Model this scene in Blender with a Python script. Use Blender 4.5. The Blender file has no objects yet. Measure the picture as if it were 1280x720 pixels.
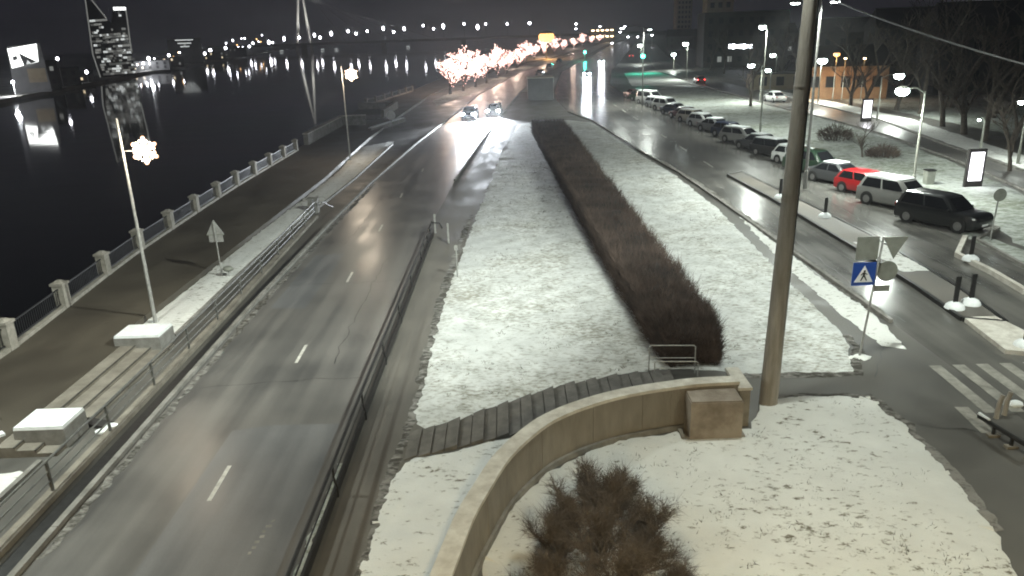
import bpy, bmesh, math, random
from mathutils import Vector, Matrix, noise
from mathutils.geometry import delaunay_2d_cdt
R = math.radians
random.seed(7)
SC = bpy.context.scene
COL = SC.collection

# ------------------------------------------------------------------ camera, sky, exposure
F, CH, PITCH, ROLL = 953.0, 10.5, R(18.4), R(-2.0)
fw = Vector((0, math.cos(PITCH), -math.sin(PITCH)))
r0 = Vector((1, 0, 0)); u0 = r0.cross(fw)
cr = r0 * math.cos(ROLL) + u0 * math.sin(ROLL)
cu = -r0 * math.sin(ROLL) + u0 * math.cos(ROLL)
cd = bpy.data.cameras.new('camera'); cam = bpy.data.objects.new('camera', cd); COL.objects.link(cam)
cam.matrix_world = Matrix(((cr.x, cu.x, -fw.x, 0), (cr.y, cu.y, -fw.y, 0), (cr.z, cu.z, -fw.z, CH), (0, 0, 0, 1)))
cd.sensor_width = 36; cd.lens = F / 1280 * 36; cd.clip_start = 0.1; cd.clip_end = 9000
SC.camera = cam

w = bpy.data.worlds.new('World'); SC.world = w; w.use_nodes = True
nt = w.node_tree; bg = nt.nodes['Background']
tc = nt.nodes.new('ShaderNodeTexCoord'); sx = nt.nodes.new('ShaderNodeSeparateXYZ'); rp = nt.nodes.new('ShaderNodeValToRGB')
nt.links.new(tc.outputs['Generated'], sx.inputs[0]); nt.links.new(sx.outputs['Z'], rp.inputs[0]); nt.links.new(rp.outputs[0], bg.inputs[0])
rp.color_ramp.elements[0].position = 0.0; rp.color_ramp.elements[0].color = (.024, .022, .027, 1)
rp.color_ramp.elements[1].position = 0.35; rp.color_ramp.elements[1].color = (.0045, .0045, .008, 1)
e = rp.color_ramp.elements.new(0.05); e.color = (.012, .0118, .0165, 1)
bg.inputs[1].default_value = 1.0
SC.view_settings.view_transform = 'Standard'; SC.view_settings.look = 'None'
SC.view_settings.exposure = 0.5; SC.view_settings.gamma = 1.0; SC.view_settings.use_curve_mapping = False
SC.render.engine = 'CYCLES'
SC.cycles.use_denoising = True
SC.cycles.max_bounces = 5; SC.cycles.diffuse_bounces = 2; SC.cycles.glossy_bounces = 3
SC.cycles.sample_clamp_indirect = 4.0
SC.cycles.filter_width = 1.9

def at(px, py, z=0.0):
    """ground position seen at a pixel of the 1280x720 photograph"""
    d = fw + cr * ((px - 640) / F) + cu * ((360 - py) / F)
    t = (z - CH) / d.z
    return Vector((d.x * t, d.y * t, z))
def proj(p):
    d = Vector(p) - Vector((0, 0, CH)); z = d.dot(fw)
    return 640 + F * d.dot(cr) / z, 360 - F * d.dot(cu) / z
def top_z(x, y, py):
    lo, hi = -3.0, 14.0
    for _ in range(50):
        m = (lo + hi) / 2
        if proj((x, y, m))[1] > py: lo = m
        else: hi = m
    return lo

# ------------------------------------------------------------------ helpers
class MB:
    def __init__(s): s.v = []; s.f = []
    def add(s, vs, fs):
        n = len(s.v); s.v += [tuple(a) for a in vs]; s.f += [tuple(i + n for i in q) for q in fs]; return s
    def box(s, c, d, rz=0.0, taper=1.0):
        x, y, z = d[0] / 2, d[1] / 2, d[2] / 2; ca, sa = math.cos(rz), math.sin(rz); vs = []
        for k, zz in ((1, -z), (taper, z)):
            for a, b in ((-x, -y), (x, -y), (x, y), (-x, y)):
                a *= k; b *= k
                vs.append((c[0] + a * ca - b * sa, c[1] + a * sa + b * ca, c[2] + zz))
        return s.add(vs, [(3, 2, 1, 0), (4, 5, 6, 7), (0, 1, 5, 4), (1, 2, 6, 5), (2, 3, 7, 6), (3, 0, 4, 7)])
    def prism(s, poly, z0, z1):
        n = len(poly)
        return s.add([(p[0], p[1], z0) for p in poly] + [(p[0], p[1], z1) for p in poly],
                     [tuple(range(n - 1, -1, -1)), tuple(range(n, 2 * n))] + [(i, (i + 1) % n, n + (i + 1) % n, n + i) for i in range(n)])
    def tube(s, pts, rad, n=6, cap=True):
        pts = [Vector(p) for p in pts]
        if not isinstance(rad, (list, tuple)): rad = [rad] * len(pts)
        vs = []; prev = None
        for i, p in enumerate(pts):
            t = (pts[min(i + 1, len(pts) - 1)] - pts[max(i - 1, 0)]).normalized()
            if prev is None:
                a = t.cross(Vector((0, 0, 1)))
                if a.length < .05: a = t.cross(Vector((1, 0, 0)))
            else: a = prev - t * prev.dot(t)
            a.normalize(); prev = a; b = t.cross(a)
            for k in range(n):
                g = 2 * math.pi * k / n
                vs.append(p + (a * math.cos(g) + b * math.sin(g)) * rad[i])
        fs = []
        for i in range(len(pts) - 1):
            for k in range(n):
                k2 = (k + 1) % n
                fs.append((i * n + k, i * n + k2, (i + 1) * n + k2, (i + 1) * n + k))
        if cap and n > 2: fs += [tuple(range(n - 1, -1, -1)), tuple(range((len(pts) - 1) * n, len(pts) * n))]
        return s.add(vs, fs)
    def ball(s, c, r, seg=8, rings=5):
        if not isinstance(r, (list, tuple)): r = (r, r, r)
        vs = [(c[0], c[1], c[2] + r[2])]
        for i in range(1, rings):
            a = math.pi * i / rings
            for k in range(seg):
                g = 2 * math.pi * k / seg
                vs.append((c[0] + r[0] * math.sin(a) * math.cos(g), c[1] + r[1] * math.sin(a) * math.sin(g), c[2] + r[2] * math.cos(a)))
        vs.append((c[0], c[1], c[2] - r[2])); L = len(vs) - 1
        fs = [(0, 1 + k, 1 + (k + 1) % seg) for k in range(seg)]
        for i in range(rings - 2):
            for k in range(seg):
                a = 1 + i * seg + k; b = 1 + i * seg + (k + 1) % seg
                fs.append((a, a + seg, b + seg, b))
        o = 1 + (rings - 2) * seg
        fs += [(L, o + (k + 1) % seg, o + k) for k in range(seg)]
        return s.add(vs, fs)
    def mesh(s, name, mat, smooth=False, off=None):
        me = bpy.data.meshes.new(name)
        v = s.v if off is None else [(a[0] - off[0], a[1] - off[1], a[2] - off[2]) for a in s.v]
        me.from_pydata(v, [], s.f); me.update()
        if mat: me.materials.append(mat)
        if smooth:
            me.polygons.foreach_set('use_smooth', [True] * len(me.polygons))
            me.set_sharp_from_angle(angle=R(40))
        return me
    def build(s, name, mat, parent=None, smooth=False, world=False):
        off = parent.location if (world and parent) else None
        return link(name, s.mesh(name, mat, smooth, off), parent)
def link(name, me, parent=None):
    o = bpy.data.objects.new(name, me); COL.objects.link(o)
    if parent: o.parent = parent
    return o
def tag(o, label=None, cat=None, group=None, kind=None):
    if label: o['label'] = label
    if cat: o['category'] = cat
    if group: o['group'] = group
    if kind: o['kind'] = kind
    return o
def thing(name, label, cat, loc=(0, 0, 0), rz=0.0, group=None):
    o = bpy.data.objects.new(name, None); COL.objects.link(o); o.empty_display_size = .2
    o.location = loc; o.rotation_euler = (0, 0, rz)
    return tag(o, label, cat, group)
def copy_tree(o, parent=None):
    c = o.copy(); COL.objects.link(c); c.parent = parent
    for ch in list(o.children): copy_tree(ch, c)
    return c
def lamp(parent, loc, power, color, kind='POINT', radius=.25, name='lamp_light', size=None, target=None, blend=.6):
    l = bpy.data.lights.new(name, kind); l.energy = power; l.color = color; l.shadow_soft_size = radius
    if kind == 'SPOT':
        l.spot_size = size; l.spot_blend = blend
    o = bpy.data.objects.new(name, l); COL.objects.link(o); o.location = loc
    if parent: o.parent = parent
    if target is not None:
        o.rotation_euler = (Vector(target) - Vector(loc)).to_track_quat('-Z', 'Y').to_euler()
    return o

# ------------------------------------------------------------------ materials
def pm(name, c1, c2=None, scale=4.0, rough=.7, rough2=None, bump=0.0, bscale=None, metal=0.0, stretch=None, detail=5.0, contrast=(.35, .65), coat=0.0, spec=None):
    m = bpy.data.materials.new(name); m.use_nodes = True; n = m.node_tree.nodes; L = m.node_tree.links
    b = n['Principled BSDF']; b.inputs['Metallic'].default_value = metal; b.inputs['Roughness'].default_value = rough
    if coat: b.inputs['Coat Weight'].default_value = coat; b.inputs['Coat Roughness'].default_value = .08
    if spec is not None: b.inputs['Specular IOR Level'].default_value = spec
    t = n.new('ShaderNodeTexCoord'); mp = n.new('ShaderNodeMapping'); L.new(t.outputs['Object'], mp.inputs[0])
    if stretch: mp.inputs['Scale'].default_value = stretch
    nz = n.new('ShaderNodeTexNoise'); nz.inputs['Scale'].default_value = scale; nz.inputs['Detail'].default_value = detail; nz.inputs['Roughness'].default_value = .62
    L.new(mp.outputs[0], nz.inputs['Vector'])
    cr_ = n.new('ShaderNodeValToRGB'); cr_.color_ramp.elements[0].position, cr_.color_ramp.elements[1].position = contrast
    c2 = c2 or tuple(x * .75 for x in c1)
    cr_.color_ramp.elements[0].color = (*c2, 1); cr_.color_ramp.elements[1].color = (*c1, 1)
    L.new(nz.outputs['Fac'], cr_.inputs[0]); L.new(cr_.outputs[0], b.inputs['Base Color'])
    if rough2 is not None:
        mr = n.new('ShaderNodeMapRange'); mr.inputs[1].default_value = .35; mr.inputs[2].default_value = .65
        mr.inputs[3].default_value = rough; mr.inputs[4].default_value = rough2
        L.new(nz.outputs['Fac'], mr.inputs[0]); L.new(mr.outputs[0], b.inputs['Roughness'])
    if bump:
        nb = n.new('ShaderNodeTexNoise'); nb.inputs['Scale'].default_value = bscale or scale * 4; nb.inputs['Detail'].default_value = 4
        L.new(mp.outputs[0], nb.inputs['Vector'])
        bp = n.new('ShaderNodeBump'); bp.inputs['Strength'].default_value = bump; bp.inputs['Distance'].default_value = .05
        L.new(nb.outputs['Fac'], bp.inputs['Height']); L.new(bp.outputs[0], b.inputs['Normal'])
    return m
def em(name, color, strength, sample=False):
    m = bpy.data.materials.new(name); m.use_nodes = True; n = m.node_tree.nodes
    b = n['Principled BSDF']; b.inputs['Base Color'].default_value = (.5, .5, .5, 1)
    b.inputs['Emission Color'].default_value = (*color, 1); b.inputs['Emission Strength'].default_value = strength
    if not sample: m.cycles.emission_sampling = 'NONE'
    return m
def snow_mat(name, thin, grass=(.10, .095, .06), lo=.40, hi=.46, white=(.80, .83, .81), s2=3.2, grey=.55):
    """snow cover with grass and earth poking through; thin = how much shows"""
    m = bpy.data.materials.new(name); m.use_nodes = True; n = m.node_tree.nodes; L = m.node_tree.links
    b = n['Principled BSDF']; b.inputs['Roughness'].default_value = .85; b.inputs['Specular IOR Level'].default_value = .25
    t = n.new('ShaderNodeTexCoord')
    def noi(sc, det, rg=.6, st=None):
        z = n.new('ShaderNodeTexNoise'); z.inputs['Scale'].default_value = sc; z.inputs['Detail'].default_value = det; z.inputs['Roughness'].default_value = rg
        if st:
            q = n.new('ShaderNodeMapping'); q.inputs['Scale'].default_value = st; q.inputs['Rotation'].default_value = (0, 0, .5); L.new(t.outputs['Object'], q.inputs[0]); L.new(q.outputs[0], z.inputs['Vector'])
        else: L.new(t.outputs['Object'], z.inputs['Vector'])
        return z.outputs['Fac']
    def mth(op, a, c):
        q = n.new('ShaderNodeMath'); q.operation = op
        for i, x in enumerate((a, c)):
            if isinstance(x, (int, float)): q.inputs[i].default_value = x
            else: L.new(x, q.inputs[i])
        return q.outputs[0]
    fine = noi(s2, 6, .68, (1, 1.7, 1)); big = noi(.22, 3); mid = noi(1.1, 4)
    val = mth('SUBTRACT', fine, mth('MULTIPLY', mth('SUBTRACT', big, .5), thin)); val = mth('ADD', val, mth('MULTIPLY', mth('SUBTRACT', mid, .5), .22))
    mr = n.new('ShaderNodeMapRange'); mr.inputs[1].default_value = lo; mr.inputs[2].default_value = hi; L.new(val, mr.inputs[0])
    g = n.new('ShaderNodeMix'); g.data_type = 'RGBA'; g.inputs[6].default_value = (*grass, 1); g.inputs[7].default_value = (*white, 1); L.new(mr.outputs[0], g.inputs[0])
    # grey-down of thin snow
    g2 = n.new('ShaderNodeMix'); g2.data_type = 'RGBA'; g2.blend_type = 'MULTIPLY'; g2.inputs[0].default_value = 1
    rr = n.new('ShaderNodeMapRange'); rr.inputs[1].default_value = .3; rr.inputs[2].default_value = .7; rr.inputs[3].default_value = grey; rr.inputs[4].default_value = 1.0; L.new(mth('ADD', mth('MULTIPLY', big, .5), mth('MULTIPLY', mid, .5)), rr.inputs[0])
    L.new(g.outputs[2], g2.inputs[6]); L.new(rr.outputs[0], g2.inputs[7]); L.new(g2.outputs[2], b.inputs['Base Color'])
    bp = n.new('ShaderNodeBump'); bp.inputs['Strength'].default_value = .55; bp.inputs['Distance'].default_value = .06
    L.new(mth('ADD', fine, mth('MULTIPLY', noi(14, 3), .4)), bp.inputs['Height']); L.new(bp.outputs[0], b.inputs['Normal'])
    return m

def asphalt_mat(name, dark, light, rlo, rhi, stretch=(1.6, .06, 1)):
    """worn wet asphalt: wheel tracks run along the road, gloss varies with the damp"""
    m = bpy.data.materials.new(name); m.use_nodes = True; n = m.node_tree.nodes; L = m.node_tree.links
    b = n['Principled BSDF']; t = n.new('ShaderNodeTexCoord')
    mp = n.new('ShaderNodeMapping'); mp.inputs['Scale'].default_value = stretch; L.new(t.outputs['Object'], mp.inputs[0])
    a = n.new('ShaderNodeTexNoise'); a.inputs['Scale'].default_value = 1.0; a.inputs['Detail'].default_value = 4; L.new(mp.outputs[0], a.inputs['Vector'])
    c = n.new('ShaderNodeTexNoise'); c.inputs['Scale'].default_value = .35; c.inputs['Detail'].default_value = 6; L.new(t.outputs['Object'], c.inputs['Vector'])
    g = n.new('ShaderNodeTexNoise'); g.inputs['Scale'].default_value = 45; g.inputs['Detail'].default_value = 2; L.new(t.outputs['Object'], g.inputs['Vector'])
    ad = n.new('ShaderNodeMath'); ad.operation = 'ADD'; L.new(a.outputs['Fac'], ad.inputs[0]); L.new(c.outputs['Fac'], ad.inputs[1])
    mr = n.new('ShaderNodeMapRange'); mr.inputs[1].default_value = .75; mr.inputs[2].default_value = 1.25; L.new(ad.outputs[0], mr.inputs[0])
    mx = n.new('ShaderNodeMix'); mx.data_type = 'RGBA'; mx.inputs[6].default_value = (*dark, 1); mx.inputs[7].default_value = (*light, 1); L.new(mr.outputs[0], mx.inputs[0])
    m2 = n.new('ShaderNodeMix'); m2.data_type = 'RGBA'; m2.blend_type = 'MULTIPLY'; m2.inputs[0].default_value = .5
    L.new(mx.outputs[2], m2.inputs[6])
    gr = n.new('ShaderNodeMapRange'); gr.inputs[3].default_value = .5; gr.inputs[4].default_value = 1.5; L.new(g.outputs['Fac'], gr.inputs[0]); L.new(gr.outputs[0], m2.inputs[7])
    L.new(m2.outputs[2], b.inputs['Base Color'])
    ro = n.new('ShaderNodeMapRange'); ro.inputs[1].default_value = .75; ro.inputs[2].default_value = 1.25; ro.inputs[3].default_value = rlo; ro.inputs[4].default_value = rhi; L.new(ad.outputs[0], ro.inputs[0])
    L.new(ro.outputs[0], b.inputs['Roughness'])
    bp = n.new('ShaderNodeBump'); bp.inputs['Strength'].default_value = .12; bp.inputs['Distance'].default_value = .01; L.new(g.outputs['Fac'], bp.inputs['Height']); L.new(bp.outputs[0], b.inputs['Normal'])
    return m

M = {}
M['road'] = asphalt_mat('wet_asphalt', (.085, .083, .08), (.165, .158, .147), .29, .44)
M['road2'] = asphalt_mat('wet_main_road', (.08, .079, .074), (.145, .14, .128), .19, .255)
M['plaza'] = asphalt_mat('damp_asphalt', (.06, .058, .053), (.115, .11, .098), .42, .7, (.5, .5, 1))
M['prom'] = asphalt_mat('promenade_paving', (.045, .038, .028), (.075, .064, .046), .6, .85, (.4, .15, 1))
M['walk'] = asphalt_mat('pavement_asphalt', (.08, .075, .066), (.15, .138, .12), .5, .8, (.8, .2, 1))
M['snow'] = snow_mat('thin_snow', .55, grass=(.33, .32, .27), lo=.32, hi=.53, s2=4.8, white=(.72, .74, .72))
M['snow_d'] = snow_mat('deep_snow', .3, grass=(.18, .165, .125), lo=.32, hi=.42, s2=3.8, white=(.76, .77, .74), grey=.78)
M['snow_p'] = snow_mat('patchy_snow', .75, grass=(.20, .22, .17), lo=.34, hi=.60, white=(.52, .55, .52), s2=2.2)
M['snow_c'] = pm('clean_snow', (.82, .85, .85), (.70, .73, .74), 3, .85, bump=.3, bscale=9)
M['conc'] = pm('concrete', (.24, .22, .185), (.15, .135, .11), 1.6, .85, bump=.25, bscale=20)
M['conc_l'] = pm('pale_concrete', (.24, .235, .22), (.14, .135, .12), 2.2, .85, bump=.2, bscale=18)
M['cop'] = pm('coping_stone', (.62, .60, .54), (.42, .39, .34), 2.5, .8, bump=.2, bscale=25)
M['stone'] = pm('quay_stone', (.33, .31, .27), (.20, .19, .16), 3, .85, bump=.3, bscale=14)
M['kerb'] = pm('kerb_stone', (.26, .25, .23), (.14, .135, .12), 1.5, .8, bump=.2, bscale=12)
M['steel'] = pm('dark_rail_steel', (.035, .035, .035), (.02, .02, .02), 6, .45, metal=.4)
M['galv'] = pm('galvanised_steel', (.42, .42, .40), (.28, .28, .27), 8, .5, metal=.3)
M['mastg'] = pm('lamp_pole_grey', (.16, .16, .15), (.10, .10, .095), 5, .6)
M['railp'] = pm('painted_rail', (.14, .14, .125), (.075, .075, .07), 5, .55)
M['wood'] = pm('weathered_concrete_mast', (.36, .335, .295), (.22, .20, .17), 2.0, .85, bump=.35, bscale=14, stretch=(3, 3, .35))
M['bark'] = pm('bark', (.11, .092, .075), (.055, .045, .036), 6, .9, bump=.5)
M['twig'] = pm('bare_twigs', (.125, .09, .072), (.045, .032, .026), 1.0, .85)
M['twig2'] = pm('bare_bush_twigs', (.165, .14, .12), (.07, .058, .05), 2.5, .85)
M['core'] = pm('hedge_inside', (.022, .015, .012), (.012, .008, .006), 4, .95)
M['paint'] = pm('worn_road_paint', (.31, .30, .265), (.13, .125, .11), 2.5, .6, contrast=(.3, .66), detail=8)
M['paint_d'] = pm('lane_paint', (.60, .59, .54), (.34, .33, .30), 5, .55, contrast=(.3, .6))
M['sign_b'] = pm('sign_back_grey', (.30, .31, .27), (.22, .23, .2), 3, .55, metal=.3)
M['white'] = pm('sign_white', (.8, .8, .8), (.72, .72, .72), 3, .5)
M['blue'] = pm('sign_blue', (.02, .07, .32), (.015, .055, .27), 3, .4)
M['black'] = pm('black_print', (.015, .015, .015), None, 3, .5)
M['red'] = pm('sign_red', (.45, .02, .02), None, 3, .4)
M['rubber'] = pm('tyre_rubber', (.018, .018, .018), (.01, .01, .01), 6, .8)
M['rim'] = pm('wheel_rim', (.42, .42, .42), (.3, .3, .3), 5, .35, metal=.8)
M['glass'] = pm('car_glass', (.012, .014, .016), (.01, .01, .012), 2, .06, spec=.8)
M['lens'] = pm('headlight_lens', (.65, .66, .66), (.5, .5, .5), 5, .12, coat=.6)
M['taill'] = pm('tail_light_lens', (.32, .012, .012), (.2, .01, .01), 5, .15, coat=.6)
M['dark'] = pm('dark_wall', (.035, .032, .03), (.02, .018, .017), .3, .85)
M['tan'] = pm('tan_render', (.30, .25, .17), (.22, .18, .12), .4, .85)
M['orange'] = pm('ochre_render', (.34, .22, .12), (.22, .13, .07), .5, .85)
M['grey'] = pm('grey_facade', (.16, .16, .16), (.11, .11, .11), .3, .8)
M['box'] = pm('kiosk_panel', (.14, .145, .15), (.11, .115, .12), 1, .6)
M['boxl'] = pm('pale_panel_and_lit_side', (.62, .60, .52), (.52, .50, .44), 1, .6)  # pale tone also carries the headlight glow on the kiosk side
M['win'] = pm('unlit_window', (.02, .022, .025), None, 2, .1)
LC = (.93, 1.0, .91)
E_ = {}
E_['head'] = em('lamp_cool_glow', (.85, 1, .95), 30)
E_['far'] = em('far_lamp_glow', (.92, .92, 1.0), 14)
E_['farb'] = em('bridge_lamp_glow', (.95, .92, 1.0), 16)
E_['warm'] = em('warm_bulb_glow', (1.0, .72, .42), 9)
E_['star'] = em('star_bulb_glow', (1.0, .74, .42), 3)
E_['sod'] = em('sodium_glow', (1.0, .45, .13), 2.6)
E_['amber'] = em('amber_fringe_glow', (1.0, .42, .10), 1.3)
E_['wl4'] = em('lit_window_faint', (.7, .72, .66), .06)
E_['farw'] = em('far_warm_glow', (1.0, .55, .22), 4)
E_['green'] = em('green_signal', (.05, 1.0, .62), 12)
E_['redl'] = em('red_light', (1.0, .06, .05), 7)
E_['car'] = em('headlight_glow', (.88, .94, 1.0), 60)
E_['ad'] = em('backlit_poster', (.95, .93, 1.0), 3.0)
E_['screen'] = em('screen_white', (.95, .98, .95), 2.2)
E_['led'] = em('led_letters', (.85, .92, 1.0), 5)
E_['wl'] = em('lit_window_cool', (.85, .9, .88), .55)
E_['wl2'] = em('lit_window_dim', (.8, .82, .76), .16)
E_['wl3'] = em('lit_window_warm', (1.0, .8, .5), .7)
E_['lightpink'] = em('fairy_lights', (1.0, .56, .48), 4.5)

# ------------------------------------------------------------------ setting: ground, water, roads, snow
def sheet(name, poly, z, mat, kind='structure', thick=0.0):
    m = MB()
    if thick: m.prism(poly, z - thick, z)
    else: m.add([(p[0], p[1], z) for p in poly], [tuple(range(len(poly)))])
    me = m.mesh(name, mat)
    b = bmesh.new(); b.from_mesh(me); bmesh.ops.recalc_face_normals(b, faces=b.faces)
    if not thick:
        for f in b.faces:
            if f.normal.z < 0: f.normal_flip()
    bmesh.ops.triangulate(b, faces=[f for f in b.faces if len(f.verts) > 4]); b.to_mesh(me); b.free()
    return tag(link(name, me), kind=kind)
def inside(x, y, poly):
    c = False; j = len(poly) - 1
    for i in range(len(poly)):
        xi, yi = poly[i][0], poly[i][1]; xj, yj = poly[j][0], poly[j][1]
        if (yi > y) != (yj > y) and x < (xj - xi) * (y - yi) / (yj - yi) + xi: c = not c
        j = i
    return c
def snow_patch(name, poly, mat, z=0.0, h=.05, edge=.18, jag=.13, grid=.5, bumpy=.02):
    """snow lying on the ground: ragged thin edge, uneven top"""
    P = []
    n = len(poly)
    for i in range(n):
        a = Vector(poly[i][:2]); b = Vector(poly[(i + 1) % n][:2]); k = max(1, int((b - a).length / edge))
        for j in range(k):
            p = a.lerp(b, j / k); q = Vector((p.x * 1.7, p.y * 1.7, 3.1))
            P.append(p + Vector((noise.noise(q) + .6 * noise.noise(q * 3.3), noise.noise(q + Vector((9, 4, 1))) + .6 * noise.noise(q * 3.1 + Vector((5, 5, 5))))) * jag)
    xs = [p.x for p in P]; ys = [p.y for p in P]; V = list(P); nb = len(P)
    y = min(ys); 
    while y < max(ys):
        x = min(xs)
        while x < max(xs):
            a = x + random.uniform(-.3, .3) * grid; c = y + random.uniform(-.3, .3) * grid
            if inside(a, c, P): V.append(Vector((a, c)))
            x += grid
        y += grid
    vs, es, fs, ov, oe, of = delaunay_2d_cdt(V, [(i, (i + 1) % nb) for i in range(nb)], [], 1, 1e-4)
    bnd = set(k for k, o in enumerate(ov) if any(i < nb for i in o))
    out = []
    for k, v in enumerate(vs):
        zz = z + .006 if k in bnd else z + h + bumpy * (noise.noise(Vector((v.x * .9, v.y * .9, 0))) + noise.noise(Vector((v.x * 2.6, v.y * 2.6, 4))))
        out.append((v.x, v.y, max(zz, z + .006)))
    m = MB(); m.add(out, [tuple(f) for f in fs]); o = m.build(name, mat, smooth=True)
    b = bmesh.new(); b.from_mesh(o.data)
    for f in b.faces:
        if f.normal.z < 0: f.normal_flip()
    b.to_mesh(o.data); b.free()
    return tag(o, kind='structure')
def ribbon(line, w0, w1):
    """polygon along a polyline between two sideways offsets (in x)"""
    return [(p[0] + w0, p[1]) for p in line] + [(p[0] + w1, p[1]) for p in reversed(line)]
def resample(line, step):
    out = []
    for a, b in zip(line[:-1], line[1:]):
        a = Vector(a); b = Vector(b); k = max(1, int(round((b - a).length / step)))
        out += [a.lerp(b, j / k) for j in range(k)]
    return out + [Vector(line[-1])]

QUAY = [(-17.4, -40), (-18.0, 10), (-18.55, 25.6), (-19.1, 30.6), (-19.9, 37.6), (-20.4, 46.3), (-20.9, 57.5), (-21.05, 68.6), (-21.2, 82), (-22, 98), (-23.0, 126), (-19, 160), (-15.7, 218), (-3.2, 315), (42, 600), (160, 1210), (260, 2400)]
EDGE = [(-14.75, -40), (-14.75, 18.4), (-12.55, 18.4), (-12.55, 26.2), (-14.75, 26.2), (-14.6, 40), (-14.4, 60), (-15, 84), (-15, 100), (-14.5, 120), (-14, 150), (-8, 200), (1, 270), (22, 350), (66, 600), (180, 1210), (280, 2400)]
NEAR = [(2600, 2400), (2600, -40)]
sheet('ground', EDGE + NEAR, 0.0, M['plaza'], thick=.6)
PZ = .3
sheet('promenade', QUAY + [(x - .01, y) for x, y in reversed(EDGE[5:])] + [(-14.76, 26.2), (-14.21, 26.2), (-14.21, 18.4), (-14.76, 18.4), (-14.76, -40)], PZ, M['prom'], thick=.9)
# quay wall down to the river
m = MB()
for a, b in zip(QUAY[:-1], QUAY[1:]):
    m.add([(a[0] - .02, a[1], PZ - .01), (b[0] - .02, b[1], PZ - .01), (b[0] - .02, b[1], -6), (a[0], a[1], -6)], [(0, 1, 2, 3)])
tag(m.build('quay_wall', M['stone']), kind='structure')
# river
wm = bpy.data.materials.new('river_water'); wm.use_nodes = True; n = wm.node_tree.nodes; L = wm.node_tree.links; b = n['Principled BSDF']
b.inputs['Base Color'].default_value = (.004, .005, .007, 1); b.inputs['Roughness'].default_value = .045; b.inputs['IOR'].default_value = 1.33
t = n.new('ShaderNodeTexCoord'); mp = n.new('ShaderNodeMapping'); mp.inputs['Scale'].default_value = (.10, .16, 1); L.new(t.outputs['Object'], mp.inputs[0])
nz = n.new('ShaderNodeTexNoise'); nz.inputs['Scale'].default_value = 1; nz.inputs['Detail'].default_value = 3; L.new(mp.outputs[0], nz.inputs['Vector'])
bp = n.new('ShaderNodeBump'); bp.inputs['Strength'].default_value = .05; bp.inputs['Distance'].default_value = .3; L.new(nz.outputs['Fac'], bp.inputs['Height']); L.new(bp.outputs[0], b.inputs['Normal'])
sheet('river', [(-3000, -300), (400, -300), (400, 4500), (-3000, 4500)], -3.0, wm)
BANK = [(-118, 60), (-128, 170), (-138, 212), (-154, 281), (-188, 414), (-252, 700), (-344, 1150), (-480, 1900), (-600, 2600)]
M['bankm'] = pm('far_bank_snowy_grass', (.24, .24, .19), (.10, .10, .08), .05, .9)
o = sheet('far_bank', BANK + [(-2900, 2600), (-2900, 60)], -1.9, M['bankm'], thick=2.0)

# left road and pavements
ROADC = [(-7.6, -40), (-7.6, 12), (-7.7, 40), (-7.2, 58), (-6.0, 80), (-3.9, 110), (-1.2, 147), (7.6, 221), (26, 321), (72, 600), (188, 1210), (288, 2400)]
RL = [(-10.4, -40), (-10.6, 12), (-10.9, 30), (-10.8, 45), (-10.5, 58), (-9.4, 80), (-7.2, 110), (-4.8, 147), (4.0, 221), (22, 321), (68, 600), (184, 1210), (284, 2400)]
RR = [(-4.75, -40), (-4.75, 40), (-4.1, 58), (-2.6, 80), (-.4, 110), (2.6, 147), (11.5, 221), (29.5, 321), (76, 600), (192, 1210), (292, 2400)]
sheet('road', RL + RR[::-1], .004, M['road'])
sheet('pavement', [(-4.3, -40), (-4.3, 41), (-3.3, 60), (-1.6, 85), (.3, 96), (2.5, 96), (-.6, 60), (-2.2, 41), (-2.6, 18), (-2.6, -40)], .012, M['walk'])
# right carriageway
R2L = [(13.9, -40), (13.9, 26), (13.45, 47), (13.1, 58), (12.2, 69), (10.8, 95), (8.6, 108), (8.4, 128), (9.5, 150), (16, 221), (33, 321), (80, 600), (196, 1210), (296, 2400)]
R2R = [(22.4, -40), (22.4, 60), (21.6, 80), (20.6, 105), (20.2, 130), (22, 165), (30, 221), (48, 321), (98, 600), (216, 1210), (330, 2400)]
sheet('road', R2L + R2R[::-1], .004, M['road2'])
# side street by the park
S2L = [(29.5, 20), (32.5, 47), (34.6, 58), (36.6, 74), (37.0, 88), (36.6, 105), (37.4, 148), (42, 221), (58, 321), (106, 600)]
S2R = [(34, 20), (36.7, 53), (38.7, 67.8), (41.9, 86), (42.6, 106), (43.2, 140), (44.5, 181), (50, 221), (66, 321), (114, 600)]
sheet('road', S2L + S2R[::-1], .006, M['road'])

def kerb(name, line, wd=.16, h=.13, mat='kerb'):
    m = MB(); pts = resample(line, 3.0)
    for a, b in zip(pts[:-1], pts[1:]):
        d = (b - a); L_ = d.length; c = (a + b) / 2
        m.box((c.x, c.y, h / 2), (wd, L_ - .02, h), math.atan2(d.y, d.x) - math.pi / 2)
    return tag(m.build(name, M[mat]), kind='structure')
kerb('kerb', [(x - .05, y) for x, y in RL[1:9]])
kerb('kerb', [(x + .0, y) for x, y in RR[2:7]])
kerb('kerb', [(13.85, 26), (13.4, 47), (13.05, 58), (12.1, 69), (10.7, 95), (8.6, 108)])
kerb('kerb', [(36.6, 53), (38.6, 67.8), (41.8, 86), (42.5, 106), (43, 140)])
kerb('kerb', [(32.6, 47), (34.7, 58), (36.7, 74), (37.1, 88), (36.7, 105), (37.5, 148)])
kerb('kerb', [(22.6, 31.5), (23.2, 36.5), (25.5, 38.5), (25.3, 60), (24.6, 80), (23.9, 105), (23.3, 130)])

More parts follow.
